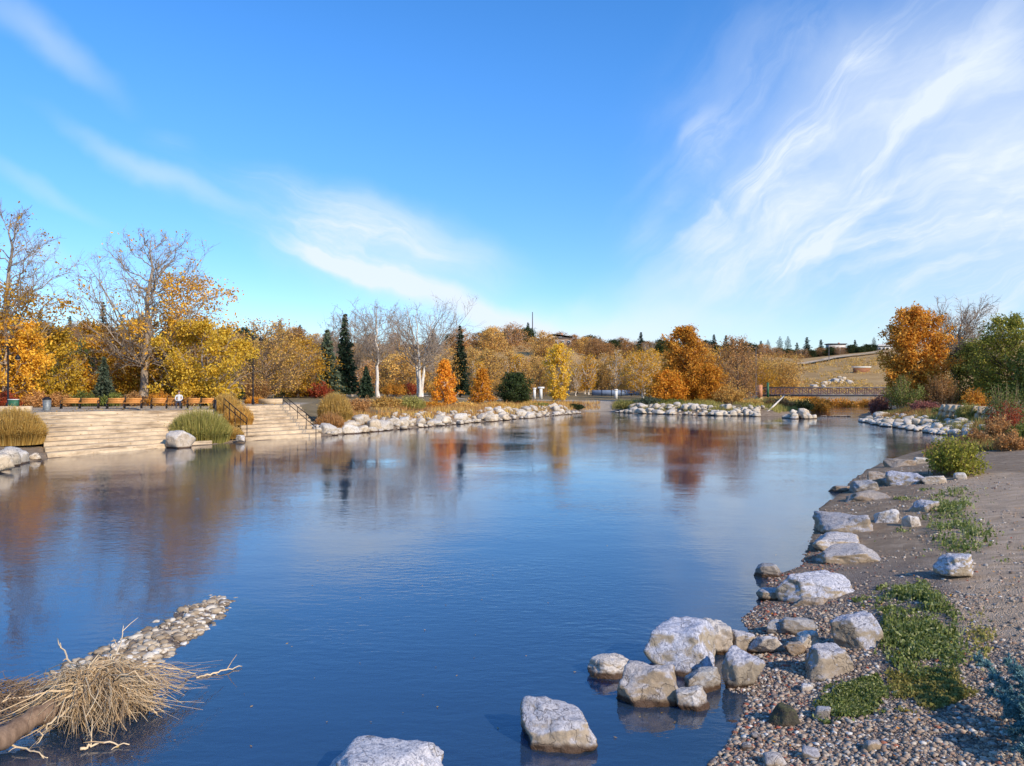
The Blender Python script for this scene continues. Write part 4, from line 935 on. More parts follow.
# shrubs
def shrub_parts(seed, H, R0, nstem=60, nleaf=3000, lsize=.12, blades=0, arch=.4):
    rg = np.random.RandomState(seed); S = MB(); P = []
    for k in range(nstem):
        a = rg.uniform(0, 6.283); u = math.sqrt(rg.rand()); b = np.array([math.cos(a), math.sin(a), 0])
        tip = b*R0*u*rg.uniform(.8, 1.15)+np.array([0, 0, H*math.sqrt(max(.15, 1-(u*.9)**2))*rg.uniform(.6, 1.15)]); p0 = b*R0*.85*u*rg.uniform(.6, 1)
        mid = (p0+tip)/2+np.array([0, 0, arch*H*.25])-b*R0*u*.1
        c = np.array([p0, (p0+mid)/2+[0, 0, .02], mid, (mid+tip)/2, tip]); S.tube(c, np.linspace(.015, .005, 5)*(1+H*.15), 3, cap=False)
        q = rg.rand(12, 1); P.append(mid+(tip-mid)*q); P.append(p0+(mid-p0)*(.4+.6*q))
    P = np.concatenate(P); L = MB()
    if nleaf: L.add(*leaves(P[rg.choice(len(P), nleaf)]+rg.normal(size=(nleaf, 3))*np.array([.09, .09, .07])*R0, lsize, rg))
    if blades:
        a = rg.uniform(0, 6.283, blades); u = np.sqrt(rg.rand(blades)); b = np.stack([np.cos(a), np.sin(a), 0*a], -1)
        p0 = b*(R0*.85*u)[:, None]; tip = b*(R0*u*1.05)[:, None]; tip[:, 2] = H*np.sqrt(np.maximum(.1, 1-(u*.95)**2))*rg.uniform(.6, 1.1, blades)
        mid = (p0+tip)/2; mid[:, 2] += H*.15; sd2 = rg.normal(size=(blades, 3)); sd2[:, 2] = 0; sd2 /= np.linalg.norm(sd2, axis=1)[:, None]; w = .012+.012*H*.3
        V = np.stack([p0-sd2*w, p0+sd2*w, mid-sd2*w*.9, mid+sd2*w*.9, tip], 1); i = np.arange(blades)[:, None]*5
        L.add(V.reshape(-1, 3), np.concatenate([i+[0, 1, 3, 2]], 0)); L.f[3].append((i+[2, 3, 4])+L.n-len(V)*5)
    return S, L
def shrub(name, cat, px, Y0, yt, rpx, seed, mat, label, group=None, zoff=0, zb=None, **kw):
    loc, H = TP(px, Y0, yt)
    if zb is not None: H += loc[2]-zb; loc = (loc[0], loc[1], zb)
    H = max(H, .25); S, L = shrub_parts(seed, H, rpx/800*Y0, **kw)
    r = empty(name, loc); tag(r, label, cat, group)
    S.build('stems', M['twig'], r); L.build('leaves', M[mat], r)
shrub('golden_shrub', 'shrub', 14, 46, 407, 30, 1, 'straw', 'golden ochre shrub at the left edge beside the white boulders', nstem=160, nleaf=6000, lsize=.10, blades=12000)
shrub('tall_grass', 'grass clump', 200, 55.5, 407, 32, 2, 'straw_green', 'green bushy grass clump between the two flights of steps', nstem=120, nleaf=6000, lsize=.10, blades=7000)
shrub('orange_shrub', 'shrub', 238, 63, 404, 16, 3, 'leaf_tan', 'orange tan grassy shrub beside the shorter handrail', nstem=80, nleaf=4000, lsize=.10, blades=4000)
shrub('orange_shrub', 'shrub', 226, 68, 393, 16, 33, 'straw', 'orange grassy shrub just right of the rightmost bench', nstem=80, nleaf=4000, lsize=.12, blades=4000)
shrub('red_shrub', 'shrub', 256, 82, 396, 12, 34, 'leaf_rust', 'rusty red shrub at the foot of the right lamp post', nstem=60, nleaf=3000, lsize=.12, blades=1500)
shrub('dry_grass', 'grass clump', 222, 57, 424, 22, 4, 'straw', 'dry straw coloured grass at the foot of the planting between the steps', nstem=60, nleaf=3000, lsize=.09, blades=4500)
shrub('golden_shrub', 'shrub', 335, 70, 391, 18, 5, 'straw', 'golden shrub right of the longer handrail', nstem=140, nleaf=6000, lsize=.12, blades=6000)
shrub('brown_shrub', 'shrub', 330, 66.5, 411, 16, 6, 'leaf_brown', 'dark russet low shrub under the golden shrub by the handrail', nstem=70, nleaf=3000, lsize=.10, blades=1500)
for k, (px, Y0, yt, rp, mt, lb) in enumerate([
    (360, 80, 397, 16, 'leaf_brown', 'brown twiggy shrub above the largest white boulders'), (385, 86, 396, 17, 'leaf_tan', 'tan shrub above the white boulders, second right of the golden shrub'),
    (410, 88, 396, 17, 'straw_green', 'yellow green shrub left of the first small orange tree'), (432, 93, 402, 14, 'leaf_orange', 'low orange shrub at the foot of the first small orange tree'),
    (465, 99, 402, 13, 'straw', 'low straw shrub between the two small orange trees'), (492, 104, 404, 11, 'leaf_tan', 'low tan shrub at the foot of the second small orange tree'),
    (540, 113, 406, 12, 'leaf_green', 'low green shrub in front of the yellow poplar'), (575, 118, 404, 9, 'leaf_dark', 'small dark shrub at the tip of the point by the sandy ramp'),
    (628, 118, 402, 14, 'straw_green', 'grey green low shrub right of the sandy ramp'), (650, 116, 396, 13, 'needle_grey', 'grey green spreading juniper right of the sandy ramp'),
    (672, 116, 399, 14, 'leaf_green', 'dark green low shrub below the low orange tree'), (730, 116, 384, 18, 'leaf_tan', 'tan shrub on the bank right of the tall rusty tree'),
    (755, 113, 400, 16, 'straw', 'straw coloured scrub left of the leaning log'), (778, 112, 398, 16, 'leaf_brown', 'brown scrub behind the leaning log'),
    (800, 116, 400, 15, 'leaf_dark', 'dark scrub behind the white rock pile'), (818, 122, 398, 14, 'leaf_rust', 'rust red scrub under the footbridge'),
    (840, 150, 398, 18, 'leaf_rust', 'orange red scrub behind the inlet under the footbridge'), (790, 138, 398, 18, 'straw', 'pale scrub under the left half of the footbridge'),
    (880, 95, 396, 12, 'leaf_pink', 'dusty red shrub at the left end of the right bank'), (905, 92, 375, 22, 'leaf_green', 'dark olive shrub at the foot of the rust coloured tree'),
    (925, 86, 400, 15, 'leaf_pink', 'dusty red shrub above the middle of the right boulder bank'), (942, 92, 372, 18, 'leaf_brown', 'brown shrub right of the rust coloured tree'),
    (948, 80, 408, 15, 'leaf_green', 'low green shrub right of the dusty red shrub on the right bank'), (970, 70, 402, 13, 'straw_green', 'pale yellow green shrub in front of the sandstone wall'),
    (975, 78, 388, 14, 'leaf_orange', 'orange shrub on top of the sandstone wall'), (1005, 60, 378, 22, 'leaf_green', 'green mound shaped shrub at the right edge'),
    (1008, 55, 402, 22, 'leaf_red', 'red twiggy shrub below the green mound shaped shrub'), (1000, 47, 415, 16, 'leaf_brown', 'brown twiggy shrub above the right end of the shore'),
    (1022, 46, 420, 14, 'leaf_green', 'green shrub at the right edge above the dirt bank'), (1010, 41, 430, 16, 'leaf_brown', 'low russet scrub on the dirt bank right of the green bush'),
    (975, 45, 428, 16, 'leaf_brown', 'low brown scrub on the bank beyond the green bush')]):
    shrub('shrub', 'shrub', px, Y0, yt, rp, 60+k, mt, lb, nstem=70, nleaf=4200, lsize=.05+.0014*Y0, blades=900 if 'straw' in mt else 0)
shrub('leafy_bush', 'bush', 954, 31.5, 434, 31, 9, 'leaf_yellowgreen', 'bushy green willow shrub on the near right shore beside the big pale boulder', nstem=110, nleaf=6500, lsize=.11)
# hedge along the plaza
for k, (px, Y0, yt, rp, mt) in enumerate([(60, 70, 392, 14, 'leaf_brown'), (85, 70, 391, 15, 'leaf_green'), (110, 71, 392, 15, 'leaf_green'), (133, 72, 392, 13, 'leaf_brown'), (160, 72, 391, 15, 'leaf_rust'), (185, 73, 391, 15, 'leaf_brown'), (208, 74, 389, 13, 'leaf_dark'), (35, 68, 390, 14, 'leaf_brown'), (5, 66, 392, 16, 'leaf_red')]):
    shrub('hedge_shrub', 'shrub', px, Y0, yt, rp, 120+k, mt, ['russet hedge shrub behind the leftmost bench','green hedge shrub between the first two orange benches','green hedge shrub behind the second orange bench','brown hedge shrub right of the small grey green spruce','rusty orange hedge shrub right of the tall cottonwood trunk','brown hedge shrub behind the sitting person','dark green hedge shrub behind the rightmost orange bench','brown hedge shrub behind the grey litter bin','red hedge shrub beside the left lamp post'][k], 'shrubs of the hedge behind the benches', nstem=60, nleaf=5000, lsize=.13)
for k, (px, Y0, yt, rp, mt) in enumerate([(300, 122, 384, 14, 'leaf_rust'), (320, 114, 382, 12, 'leaf_red'), (285, 124, 382, 14, 'leaf_green'), (255, 105, 378, 20, 'leaf_brown'), (395, 132, 380, 14, 'leaf_rust'), (440, 136, 380, 16, 'leaf_tan'), (410, 140, 382, 14, 'leaf_red'), (232, 98, 382, 12, 'leaf_dark')]):
    shrub('shrub', 'shrub', px, Y0, yt, rp, 140+k, mt, ['rusty shrub left of the two tall spruces','bright red shrub at the left foot of the spruces','green shrub under the yellowish leaning tree','purplish brown shrub behind the right lamp post','rusty shrub right of the straight white trunk','tan shrub behind the first small orange tree','red shrub between the two bare white trees','dark green shrub left of the right lamp post'][k], 'shrubs along the far path', nstem=60, nleaf=4500, lsize=.2)

# ------------------------------------------------------------------ background woods (copies of a few kinds)
protos = {}
def proto(key, *a, **kw): protos[key] = tree(*a, link=False, **kw)
proto('tan1', 'young_tree', 'tree', 301, 10, 2.6, ROUND, 'twig', 'leaf_tan', limbs=26, subs=6, twigs=4, nleaf=2600, lsize=.32, base=.15, clump=.4, twig_r=.03)
proto('tan2', 'young_tree', 'tree', 302, 11, 2.0, COL, 'bark_pale', 'leaf_tan', limbs=26, subs=6, twigs=4, nleaf=2200, lsize=.32, base=.2, clump=.4, rise=1.6, twig_r=.03)
proto('gold1', 'young_tree', 'tree', 303, 9.5, 2.2, COL, 'bark_pale', 'leaf_gold', limbs=26, subs=6, twigs=4, nleaf=3000, lsize=.32, base=.2, clump=.4, rise=1.4, twig_r=.03)
proto('brown1', 'autumn_tree', 'tree', 304, 9, 4.2, ROUND, 'twig', 'leaf_brown', limbs=30, subs=7, twigs=5, nleaf=3600, lsize=.42, base=.08, clump=.6, twig_r=.035)
proto('brown2', 'autumn_tree', 'tree', 305, 8, 4.6, ROUND, 'twig_grey', 'leaf_brown', limbs=30, subs=7, twigs=5, nleaf=2400, lsize=.42, base=.05, clump=.6, twig_r=.035)
proto('tan3', 'autumn_tree', 'tree', 306, 9, 4.4, ROUND, 'twig', 'leaf_tan', limbs=30, subs=7, twigs=5, nleaf=3600, lsize=.42, base=.05, clump=.6, twig_r=.035)
proto('bare1', 'bare_tree', 'tree', 307, 12, 3.6, VASE, 'twig_grey', 'leaf_tan', limbs=28, subs=8, twigs=6, nleaf=300, lsize=.3, base=.25, rise=1.2, twig_r=.03)
proto('green1', 'green_tree', 'tree', 308, 9, 4.2, ROUND, 'bark_dark', 'leaf_dark', limbs=30, subs=6, twigs=4, nleaf=6000, lsize=.5, base=.05, clump=.6)
protos['spruce1'] = spruce(309, 12, 2.4, 'needle', link=False, dens=.9)
protos['spruce2'] = spruce(310, 13, 1.4, 'needle', link=False, dens=.9, col_=True)
HP = dict(tan1=10, tan2=11, gold1=9.5, brown1=9, brown2=8, tan3=9, bare1=12, green1=9, spruce1=12, spruce2=13)
PH = dict(tan1='round tan young', tan2='narrow tan pale trunked young', gold1='narrow golden young', brown1='russet brown', brown2='grey brown', tan3='sandy tan', bare1='bare grey', green1='dark green', spruce1='broad', spruce2='narrow')
def put(key, px, Y0, H, wide, label, group):
    loc, _ = TP(px, Y0, 300); s = H/HP[key]; r, ch = protos[key]
    o = dup(r, ch, (loc[0], loc[1], loc[2]-.2), rng.uniform(0, 6.28), (s*wide, s*wide, s))
    zone = 'left third of the photo' if px < 341 else ('middle third of the photo' if px < 683 else 'right third of the photo')
    if '*' in label: label = (label.replace('*', PH[key])+', '+zone.replace(' of the photo', ''))[:1].upper()+(label.replace('*', PH[key])+', '+zone.replace(' of the photo', ''))[1:]; label = label[0].lower()+label[1:]
    tag(o, label, None, group)
rng = random.Random(77)
for k in range(58):            # young grove on the flat, between the spruces and the rust tree
    px = 470+k*4.6+rng.uniform(-3, 3); Y0 = rng.uniform(158, 205)
    if 745 < px: continue
    put(rng.choice(['tan1', 'tan2', 'gold1', 'gold1', 'tan1', 'tan2']), px, Y0, rng.uniform(7.0, 10.5), 1., '* tree of the grove beyond the path', 'young trees of the grove beyond the path')
for k in range(46):            # foot of the slope on the left
    px = -10+k*11+rng.uniform(-5, 5); Y0 = rng.uniform(150, 220)
    put(rng.choice(['brown1', 'tan3', 'tan1', 'brown2', 'tan3', 'bare1']), px, Y0, rng.uniform(7.5, 11), 1.1, '* tree in the wood at the foot of the slope', 'trees at the foot of the left slope')
for k in range(92):            # slope
    px = -20+rng.uniform(0, 780); Y0 = rng.uniform(235, 400)
    if 530 < px < 585: Y0 = rng.uniform(235, 330)
    if px > 690: Y0 = rng.uniform(235, 300)
    put(rng.choice(['brown1', 'brown2', 'brown2', 'tan3', 'brown1', 'bare1']), px, Y0, rng.uniform(6, 10), 1.15, '* tree high on the valley slope', 'trees on the valley slope')
for k, px in enumerate([225, 243, 290, 330, 370, 395, 450, 500, 508, 514, 518, 560, 575, 582, 590, 598, 606, 614, 622, 636, 645, 652, 660, 668, 706, 726, 745, 752, 757, 788, 795, 822, 835, 842, 850, 900, 912, 935, 960, 990, 1010, 20, 60, 5, 35, 130, 165, 190]):
    g = 'green1' if px in (508, 514, 575, 582, 590, 606, 614, 645, 652, 660, 706, 752, 757, 788, 822, 835, 842, 850, 60, 20) else rng.choice(['brown1', 'brown2', 'green1'])
    put(g, px, rng.uniform(425, 440), rng.uniform(5, 9) if px < 780 else rng.uniform(4, 6), 1.25, '* rounded tree on the skyline of the rim', 'rounded trees on the skyline')
for k in range(44):
    px = rng.choice([rng.uniform(560, 665), rng.uniform(698, 765), rng.uniform(480, 530), rng.uniform(20, 300)]); put(rng.choice(['green1', 'green1', 'brown1']), px, rng.uniform(405, 428), rng.uniform(5, 7.5), 1.3, '* bushy tree of the dark belt along the rim', 'dark belt of trees along the rim')
for px, yt, ky in [(672, 338, 'spruce1'), (700, 340, 'spruce1'), (742, 340, 'spruce1'), (600, 338, 'spruce1'), (586, 340, 'spruce1'), (70, 318, 'spruce1'), (122, 320, 'spruce1'), (300, 326, 'spruce1'), (520, 331, 'spruce1'), (768, 341, 'spruce2'), (528, 324, 'spruce1'), (641, 334, 'spruce1'), (714, 336, 'spruce1'), (726, 337, 'spruce1'), (733, 340, 'spruce1'), (706, 345, 'spruce1'), (761, 342, 'spruce1'), (780, 338, 'spruce2'), (788, 338, 'spruce2'), (797, 344, 'spruce1'), (807, 339, 'spruce1'), (821, 341, 'spruce1'), (855, 341, 'spruce1'), (874, 338, 'spruce2'), (228, 325, 'spruce1'), (280, 322, 'spruce1'), (16, 316, 'spruce1'), (40, 314, 'spruce1'), (433, 330, 'spruce1'), (247, 330, 'spruce1'), (848, 347, 'spruce1')]:
    loc, H = TP(px, 428, yt); put(ky, px, 428, H*1.12, 1.45, '* dark pointed evergreen on the skyline', 'evergreens on the skyline')

# scrub carpet of the slope
rg = np.random.RandomState(9)
def carpet(name, n, lo, hi, y0, y1, mat, size, hgt, label, thr):
    px = rg.uniform(lo, hi, n); y = rg.uniform(y0, y1, n); x = (px-512)/800*y
    k = fbm(np.stack([x, y, 0*x], -1)*.05, 3, 31) > thr; x, y = x[k], y[k]; z = ground_z(x, y)
    P = np.repeat(np.stack([x, y, z], -1), 14, 0)+rg.normal(size=(len(x)*14, 3))*np.array([1.1, 1.1, .6])*hgt; P[:, 2] += hgt*.7
    m = MB(); m.add(*leaves(P, size, rg)); tag(m.build(name, M[mat]), label, name.replace('_', ' '), kind='stuff')
carpet('slope_scrub', 4200, -60, 800, 228, 425, 'leaf_brown', .8, 1.5, 'brown leafy scrub covering the valley slope', -.15)
carpet('slope_scrub', 2600, -60, 800, 228, 425, 'leaf_tan', .8, 1.3, 'tan leafy scrub covering the valley slope', -.1)
carpet('dry_grass', 1500, 690, 960, 215, 330, 'straw', .5, .5, 'dry golden grass tufts on the open right slope', -.1)

def bank_grass(n, test, mat, hgt, w, label, seed):
    rg = np.random.RandomState(seed); x, y = test(rg, n); d = sdw(x, y); e = fbm(np.stack([x, y, 0*x], -1)*.4, 3, seed)
    k = (d > 1.6) & (d < 9+4*e) & (e > -.25); x, y, e = x[k], y[k], e[k]; nb = len(x)
    b = np.stack([x, y, ground_z(x, y)-.03], -1); s2 = rg.normal(size=(nb, 3)); s2[:, 2] = 0; s2 /= np.linalg.norm(s2, axis=1)[:, None]
    t = b+rg.normal(size=(nb, 3))*hgt*.3; t[:, 2] = b[:, 2]+hgt*(.5+.8*np.clip(e+.4, 0, 1))*rg.uniform(.5, 1.2, nb)
    m = MB(); m.add(np.stack([b-s2*w, b+s2*w, t], 1).reshape(-1, 3), np.arange(nb*3).reshape(-1, 3)); tag(m.build('bank_grass', M[mat]), label, 'grass', kind='stuff')
def farleft(rg, n):
    px = rg.uniform(322, 600, n); Y0 = rg.uniform(62, 128, n); return (px-512)/800*Y0, Y0
def farright(rg, n):
    px = rg.uniform(612, 830, n); Y0 = rg.uniform(100, 140, n); return (px-512)/800*Y0, Y0
bank_grass(50000, farleft, 'straw', .5, .035, 'dry straw coloured grass along the far bank left of the sandy ramp', 21)
bank_grass(30000, farleft, 'leaf_brown', .55, .04, 'brown dry weeds along the far bank left of the sandy ramp', 22)
bank_grass(60000, farright, 'straw_green', .6, .035, 'green tan grass on the far bank right of the sandy ramp', 23)
def rbank(rg, n):
    px = rg.uniform(850, 1060, n); Y0 = rg.uniform(42, 95, n); return (px-512)/800*Y0, Y0
bank_grass(60000, rbank, 'leaf_brown', .5, .03, 'brown weeds on the right bank', 24)
bank_grass(40000, rbank, 'straw_green', .5, .03, 'green tan weeds on the right bank', 25)
# dark thicket along the rim above the open slope
rgk = random.Random(12)
for k in range(34):
    px = 752+k*3.6+rgk.uniform(-2, 2); put(rgk.choice(['green1', 'brown2', 'green1', 'brown1']), px, rgk.uniform(395, 422), rgk.uniform(3.2, 5.0), 1.5, '* low tree of the rim thicket above the open slope', 'thicket along the rim above the open slope')

def onhill(px, py):
    ys = np.linspace(200, 428, 400); x = (px-512)/800*ys; z = ground_z(x, ys); yy = 385-(z-CAMZ)/ys*800
    k = np.argmax(yy <= py) if (yy <= py).any() else len(ys)-1; return (x[k], ys[k])
# ------------------------------------------------------------------ houses, mast, poles, bridge
def house(px0, px1, ytop, Y0, label, wall, roof, kind='hip', nwin=4, wing=0.):
    x0, x1 = (px0-512)/800*Y0, (px1-512)/800*Y0; cx = (x0+x1)/2; w = x1-x0; z0 = min(gz(x0, Y0), gz(x1, Y0))-.5; H = CAMZ+(385-ytop)/800*Y0-z0; d = w*.5
    r = empty('house', (cx, Y0, z0)); tag(r, label, 'house', 'houses on the valley rim')
    rh = H*.32 if kind != 'flat' else .5; wh = H-rh
    m = MB(); m.box((0, d/2, wh/2), (w, d, wh)); m.build('wall', M[wall], r)
    m = MB(); e = .5
    if kind == 'flat': m.box((0, d/2, wh+.25), (w+1, d+1, .5))
    elif kind == 'shed':
        V = [(-w/2-e, -e, wh-.6), (w/2+e, -e, wh+rh*.5), (w/2+e, d+e, wh+rh*.5), (-w/2-e, d+e, wh-.6), (-w*.1, -e, H), (-w*.1, d+e, H)]
        m.add(V, [(0, 4, 5, 3), (4, 1, 2, 5)]); m.add([(a, b, c-.35) for a, b, c in V], [(0, 3, 5, 4), (4, 5, 2, 1)]); m.box((w*.2, d/2, wh+.1), (w*.6, d*.98, rh*.6))
    else:
        V = [(-w/2-e, -e, wh), (w/2+e, -e, wh), (w/2+e, d+e, wh), (-w/2-e, d+e, wh), (-w/2+d*.3, d/2, H), (w/2-d*.3, d/2, H)]; m.add(V, [(0, 1, 5, 4), (2, 3, 4, 5), (3, 2, 1, 0)]); m.add([V[1], V[2], V[5], V[3], V[0], V[4]], [(0, 1, 2), (3, 4, 5)])
    rf = m.build('roof', M[roof], r)
    m = MB(); m.box((w*.2, d*.6, H-.2), (.8, .8, 1.6)); m.build('chimney', M['brick'], rf)
    for k in range(nwin):
        wx = -w/2+w*(k+.5)/nwin; ww = w/nwin*.5
        m = MB(); m.box((wx, -.04, wh*.62), (ww+.25, .1, wh*.42)); f = m.build('window', M['white_paint'], r)
        m = MB(); m.box((wx, -.1, wh*.62), (ww, .06, wh*.36)); m.build('pane', M['glass'], f)
house(540, 572, 334, 405, 'long brown house with a slanting dark roof on the rim above the yellow poplar', 'wall_brown', 'roof_dark', 'shed', 5)
house(513, 526, 338, 428, 'low house with a flat dark roof left of the lone rim evergreen', 'wall_brown', 'roof_dark', 'flat', 2)
house(498, 505, 343, 420, 'tiny white house just below the rim left of the lone evergreen', 'wall_white', 'wall_white', 'hip', 1)
house(829, 846, 343.5, 426, 'white walled house with a dark flat roof on the rim above the open slope', 'wall_white', 'roof_dark', 'flat', 3)
house(878, 894, 344, 426, 'white house with a grey roof on the rim left of the rust tree', 'wall_white', 'wall_white', 'hip', 4)
house(622, 634, 347, 428, 'dark roofed house half hidden by trees on the rim', 'wall_brown', 'roof_dark', 'hip', 2)
def pole(px, Y0, yt, yb, rad, label, arm=0):
    x = (px-512)/800*Y0; z0 = gz(x, Y0)-.2; H = CAMZ+(385-yt)/800*Y0-z0
    r = empty('light_pole', (x, Y0, z0)); tag(r, label, 'pole')
    m = MB(); m.tube([(0, 0, 0), (0, 0, H)], [rad, rad*.6], 8); m.build('shaft', M['steel'], r)
    if arm: m = MB(); m.tube([(0, 0, H-.1), (-arm*.5, 0, H+.15), (-arm, 0, H+.1)], .07, 6); m.box((-arm, 0, H+.05), (.8, .3, .16)); m.build('lamp_head', M['steel'], r)
    return r
pole(532.5, 429, 312, 345, .35, 'thin tall radio mast above the lone evergreen on the rim')
pole(756, 160, 347, 397, .11, 'slim light pole left of the footbridge', 1.8)
pole(829, 330, 347, 360, .16, 'slim pole beside the slanting road on the open slope')
# footbridge
YB = 143; bx0, bx1 = (762-512)/800*YB, (893-512)/800*YB; L = bx1-bx0; dz0 = CAMZ+(385-396.6)/800*YB
r = empty('footbridge', ((bx0+bx1)/2, YB, 0)); tag(r, 'low steel lattice footbridge over the inlet at the right', 'footbridge')
m = MB(); m.box((0, 1.5, dz0+.12), (L, 2.8, .2)); m.build('deck', M['steel'], r)
for s in (0, 3.0):
    m = MB(); m.box((0, s, dz0+1.62), (L, .16, .16)); m.box((0, s, dz0+.3), (L, .16, .12)); m.build('chord', M['steel'], r)
    n_ = 14
    m = MB()
    for k in range(n_):
        xa, xb = -L/2+L*k/n_, -L/2+L*(k+1)/n_
        m.tube([(xa, s, dz0+.3), (xb, s, dz0+1.6)], .05, 4); m.tube([(xa, s+.02, dz0+1.6), (xb, s+.02, dz0+.3)], .05, 4)
        m.tube([(xa, s, dz0+.3), (xa, s, dz0+1.6)], .08, 4)
        for j in range(4): m.tube([(xa+(xb-xa)*j/4, s+.03, dz0+.3), (xa+(xb-xa)*j/4, s+.03, dz0+1.6)], .02, 3)
    m.build('lattice', M['rust'], r)
for sx in (-1, 1):
    m = MB(); m.box((sx*(L/2+.5), 1.5, .75), (1.2, 3, dz0*2-1.6)); m.build('abutment', M['sandstone'], r)
m = MB(); m.box((-L/2-.5, -.4, dz0+1.0), (.7, .7, 2.2)); m.build('end_pillar', M['brick'], r)
m = MB(); m.box((-L/2+.9, -.4, dz0+1.2), (.35, .35, 2.6)); m.build('end_pillar', M['green_box'], r)
for k, (px, yt, mt) in enumerate([(775, 398, 'straw'), (800, 397.5, 'leaf_orange'), (815, 398, 'leaf_rust'), (868, 398, 'leaf_rust'), (885, 397, 'leaf_brown')]):
    shrub('shrub', 'shrub', px, 149+k%2*4, yt, 17, 180+k, mt, ['straw scrub on the bank under the left end of the footbridge', 'orange scrub below the lattice of the footbridge, left of the rust one', 'rust scrub below the middle of the footbridge', 'rust scrub below the right part of the footbridge', 'brown scrub at the right end of the footbridge'][k], nstem=70, nleaf=5000, lsize=.24, blades=900)
# leaning log
a, b = W(764, 415, .15), ((784-512)/800*110, 110)
m = MB(); za = .1; zb_ = CAMZ+(385-396)/800*110
m.tube([(0, 0, 0), ((b[0]-a[0])*.5, (b[1]-a[1])*.5, (zb_-za)*.5), (b[0]-a[0], b[1]-a[1], zb_-za)], [.13, .12, .08], 8)
tag(m.build('log', M['bark_pale'], loc=(a[0], a[1], za), smooth=True), 'bleached log leaning against the bank left of the white rock pile', 'log')
# little posts and boards
for px, yt, w_, lb in [(534.5, 387.5, .5, 'left of the two short white pillars by the far path'), (541, 386.5, .55, 'right of the two short white pillars by the far path'), (616, 389, .55, 'lone short white pillar right of the sandy ramp')]:
    Y0 = 146; x = (px-512)/800*Y0; z0 = gz(x, Y0); H = CAMZ+(385-yt)/800*Y0-z0
    r = empty('pillar', (x, Y0, z0)); tag(r, lb, 'pillar')
    m = MB(); m.box((0, 0, H*.42), (w_*.9, w_*.9, H*.84)); m.build('shaft', M['white_paint'], r)
    m = MB(); m.box((0, 0, H*.9), (w_*(2.2 if px > 540 and px < 545 else 1.2), w_, H*.14)); m.build('cap', M['white_paint'], r)
Y0 = 168; x0, x1 = (592-512)/800*Y0, (641-512)/800*Y0; z0 = gz((x0+x1)/2, Y0)
r = empty('fence', ((x0+x1)/2, Y0, z0)); tag(r, 'blue grey low fence behind the trunks of the young grove', 'fence')
m = MB(); m.box((0, 0, .75), (x1-x0, .06, 1.1)); m.build('panel', M['fence_blue'], r)
for k in range(6): m = MB(); m.box((-(x1-x0)/2+(x1-x0)*k/5, -.08, .7), (.1, .1, 1.45)); m.build('post', M['metal_dark'], r)
hx, Y0 = onhill(861, 372.5); x0, x1 = (853-512)/800*Y0, (870-512)/800*Y0; z0 = gz((x0+x1)/2, Y0)
zt = CAMZ+(385-367)/800*Y0
r = empty('viewing_shelter', ((x0+x1)/2, Y0, z0-.5)); tag(r, 'small reddish brown shelter with a pale top on the open slope', 'shelter')
m = MB(); m.box((0, 0, (zt-z0)/2), (x1-x0-.6, 1.5, max(zt-z0+.2, 1.2))); m.build('wall', M['red_wood'], r)
m = MB(); m.box((0, 0, max(zt-z0, 1.1)+.45), (x1-x0, 2, .35)); m.build('roof', M['white_paint'], r)
# pale rock outcrop behind the bridge
for k in range(26):
    px = rng.uniform(812, 852); py = rng.uniform(386-(px-812)*.26, 389); x, Y0 = onhill(px, py); w = rng.uniform(1.0, 2.2)
    o = rock_dup(RIP[rng.randrange(10)], (x, Y0, gz(x, Y0)+.3), (rng.uniform(-.3, .3), rng.uniform(-.3, .3), k), (w*1.3, w, w*.8))
    tag(o, 'pale rock of the outcrop rising behind the footbridge', 'rock', 'pale rocks behind the footbridge')
# slanting road on the slope: a strip that follows the ground
def strip(name, pts, w, mat, lift=.15):
    P = []
    for (a, b) in zip(pts[:-1], pts[1:]):
        for t in np.linspace(0, 1, 20): P.append((a[0]+(b[0]-a[0])*t, a[1]+(b[1]-a[1])*t))
    P = np.array(P); d = np.gradient(P, axis=0); d /= np.linalg.norm(d, axis=1)[:, None]+1e-9; nn = np.stack([-d[:, 1], d[:, 0]], -1)
    V = []
    for s in np.linspace(-1, 1, 5):
        q = P+nn*w/2*s; V.append(np.c_[q, ground_z(q[:, 0], q[:, 1])+lift])
    V = np.stack(V, 1); n_ = len(P); i = np.arange(n_-1)[:, None]*5+np.arange(4)[None]
    m = MB(); m.add(V.reshape(-1, 3), np.stack([i, i+1, i+6, i+5], -1).reshape(-1, 4)); tag(m.build(name, mat, smooth=True), kind='structure')
strip('slope_road', [onhill(800, 366), onhill(825, 361.5), onhill(850, 357), onhill(884, 353.0)], 5, M['concrete'], .9)
# sandstone retaining wall on the right bank
x0, Y0 = (940-512)/800*76, 76; x1 = (998-512)/800*66
r = empty('retaining_wall', (x0, Y0, .9)); tag(r, 'tan sandstone block wall above the right bank', 'wall')
dv = np.array([x1-x0, 66-76]); Lw = np.linalg.norm(dv); dv /= Lw; ang = math.atan2(dv[1], dv[0])
for k in range(9):
    for j in range(2):
        s = (k+.5+.3*j)*Lw/9; m = MB(); v, f = rock_mesh(700+k*2+j, 3, 6, 40, .03); m.add(v*np.array([Lw/18, .45, .33])+np.array([dv[0]*s, dv[1]*s, .35+j*.62]), f); m.build('block', M['sandstone'], r, smooth=True)

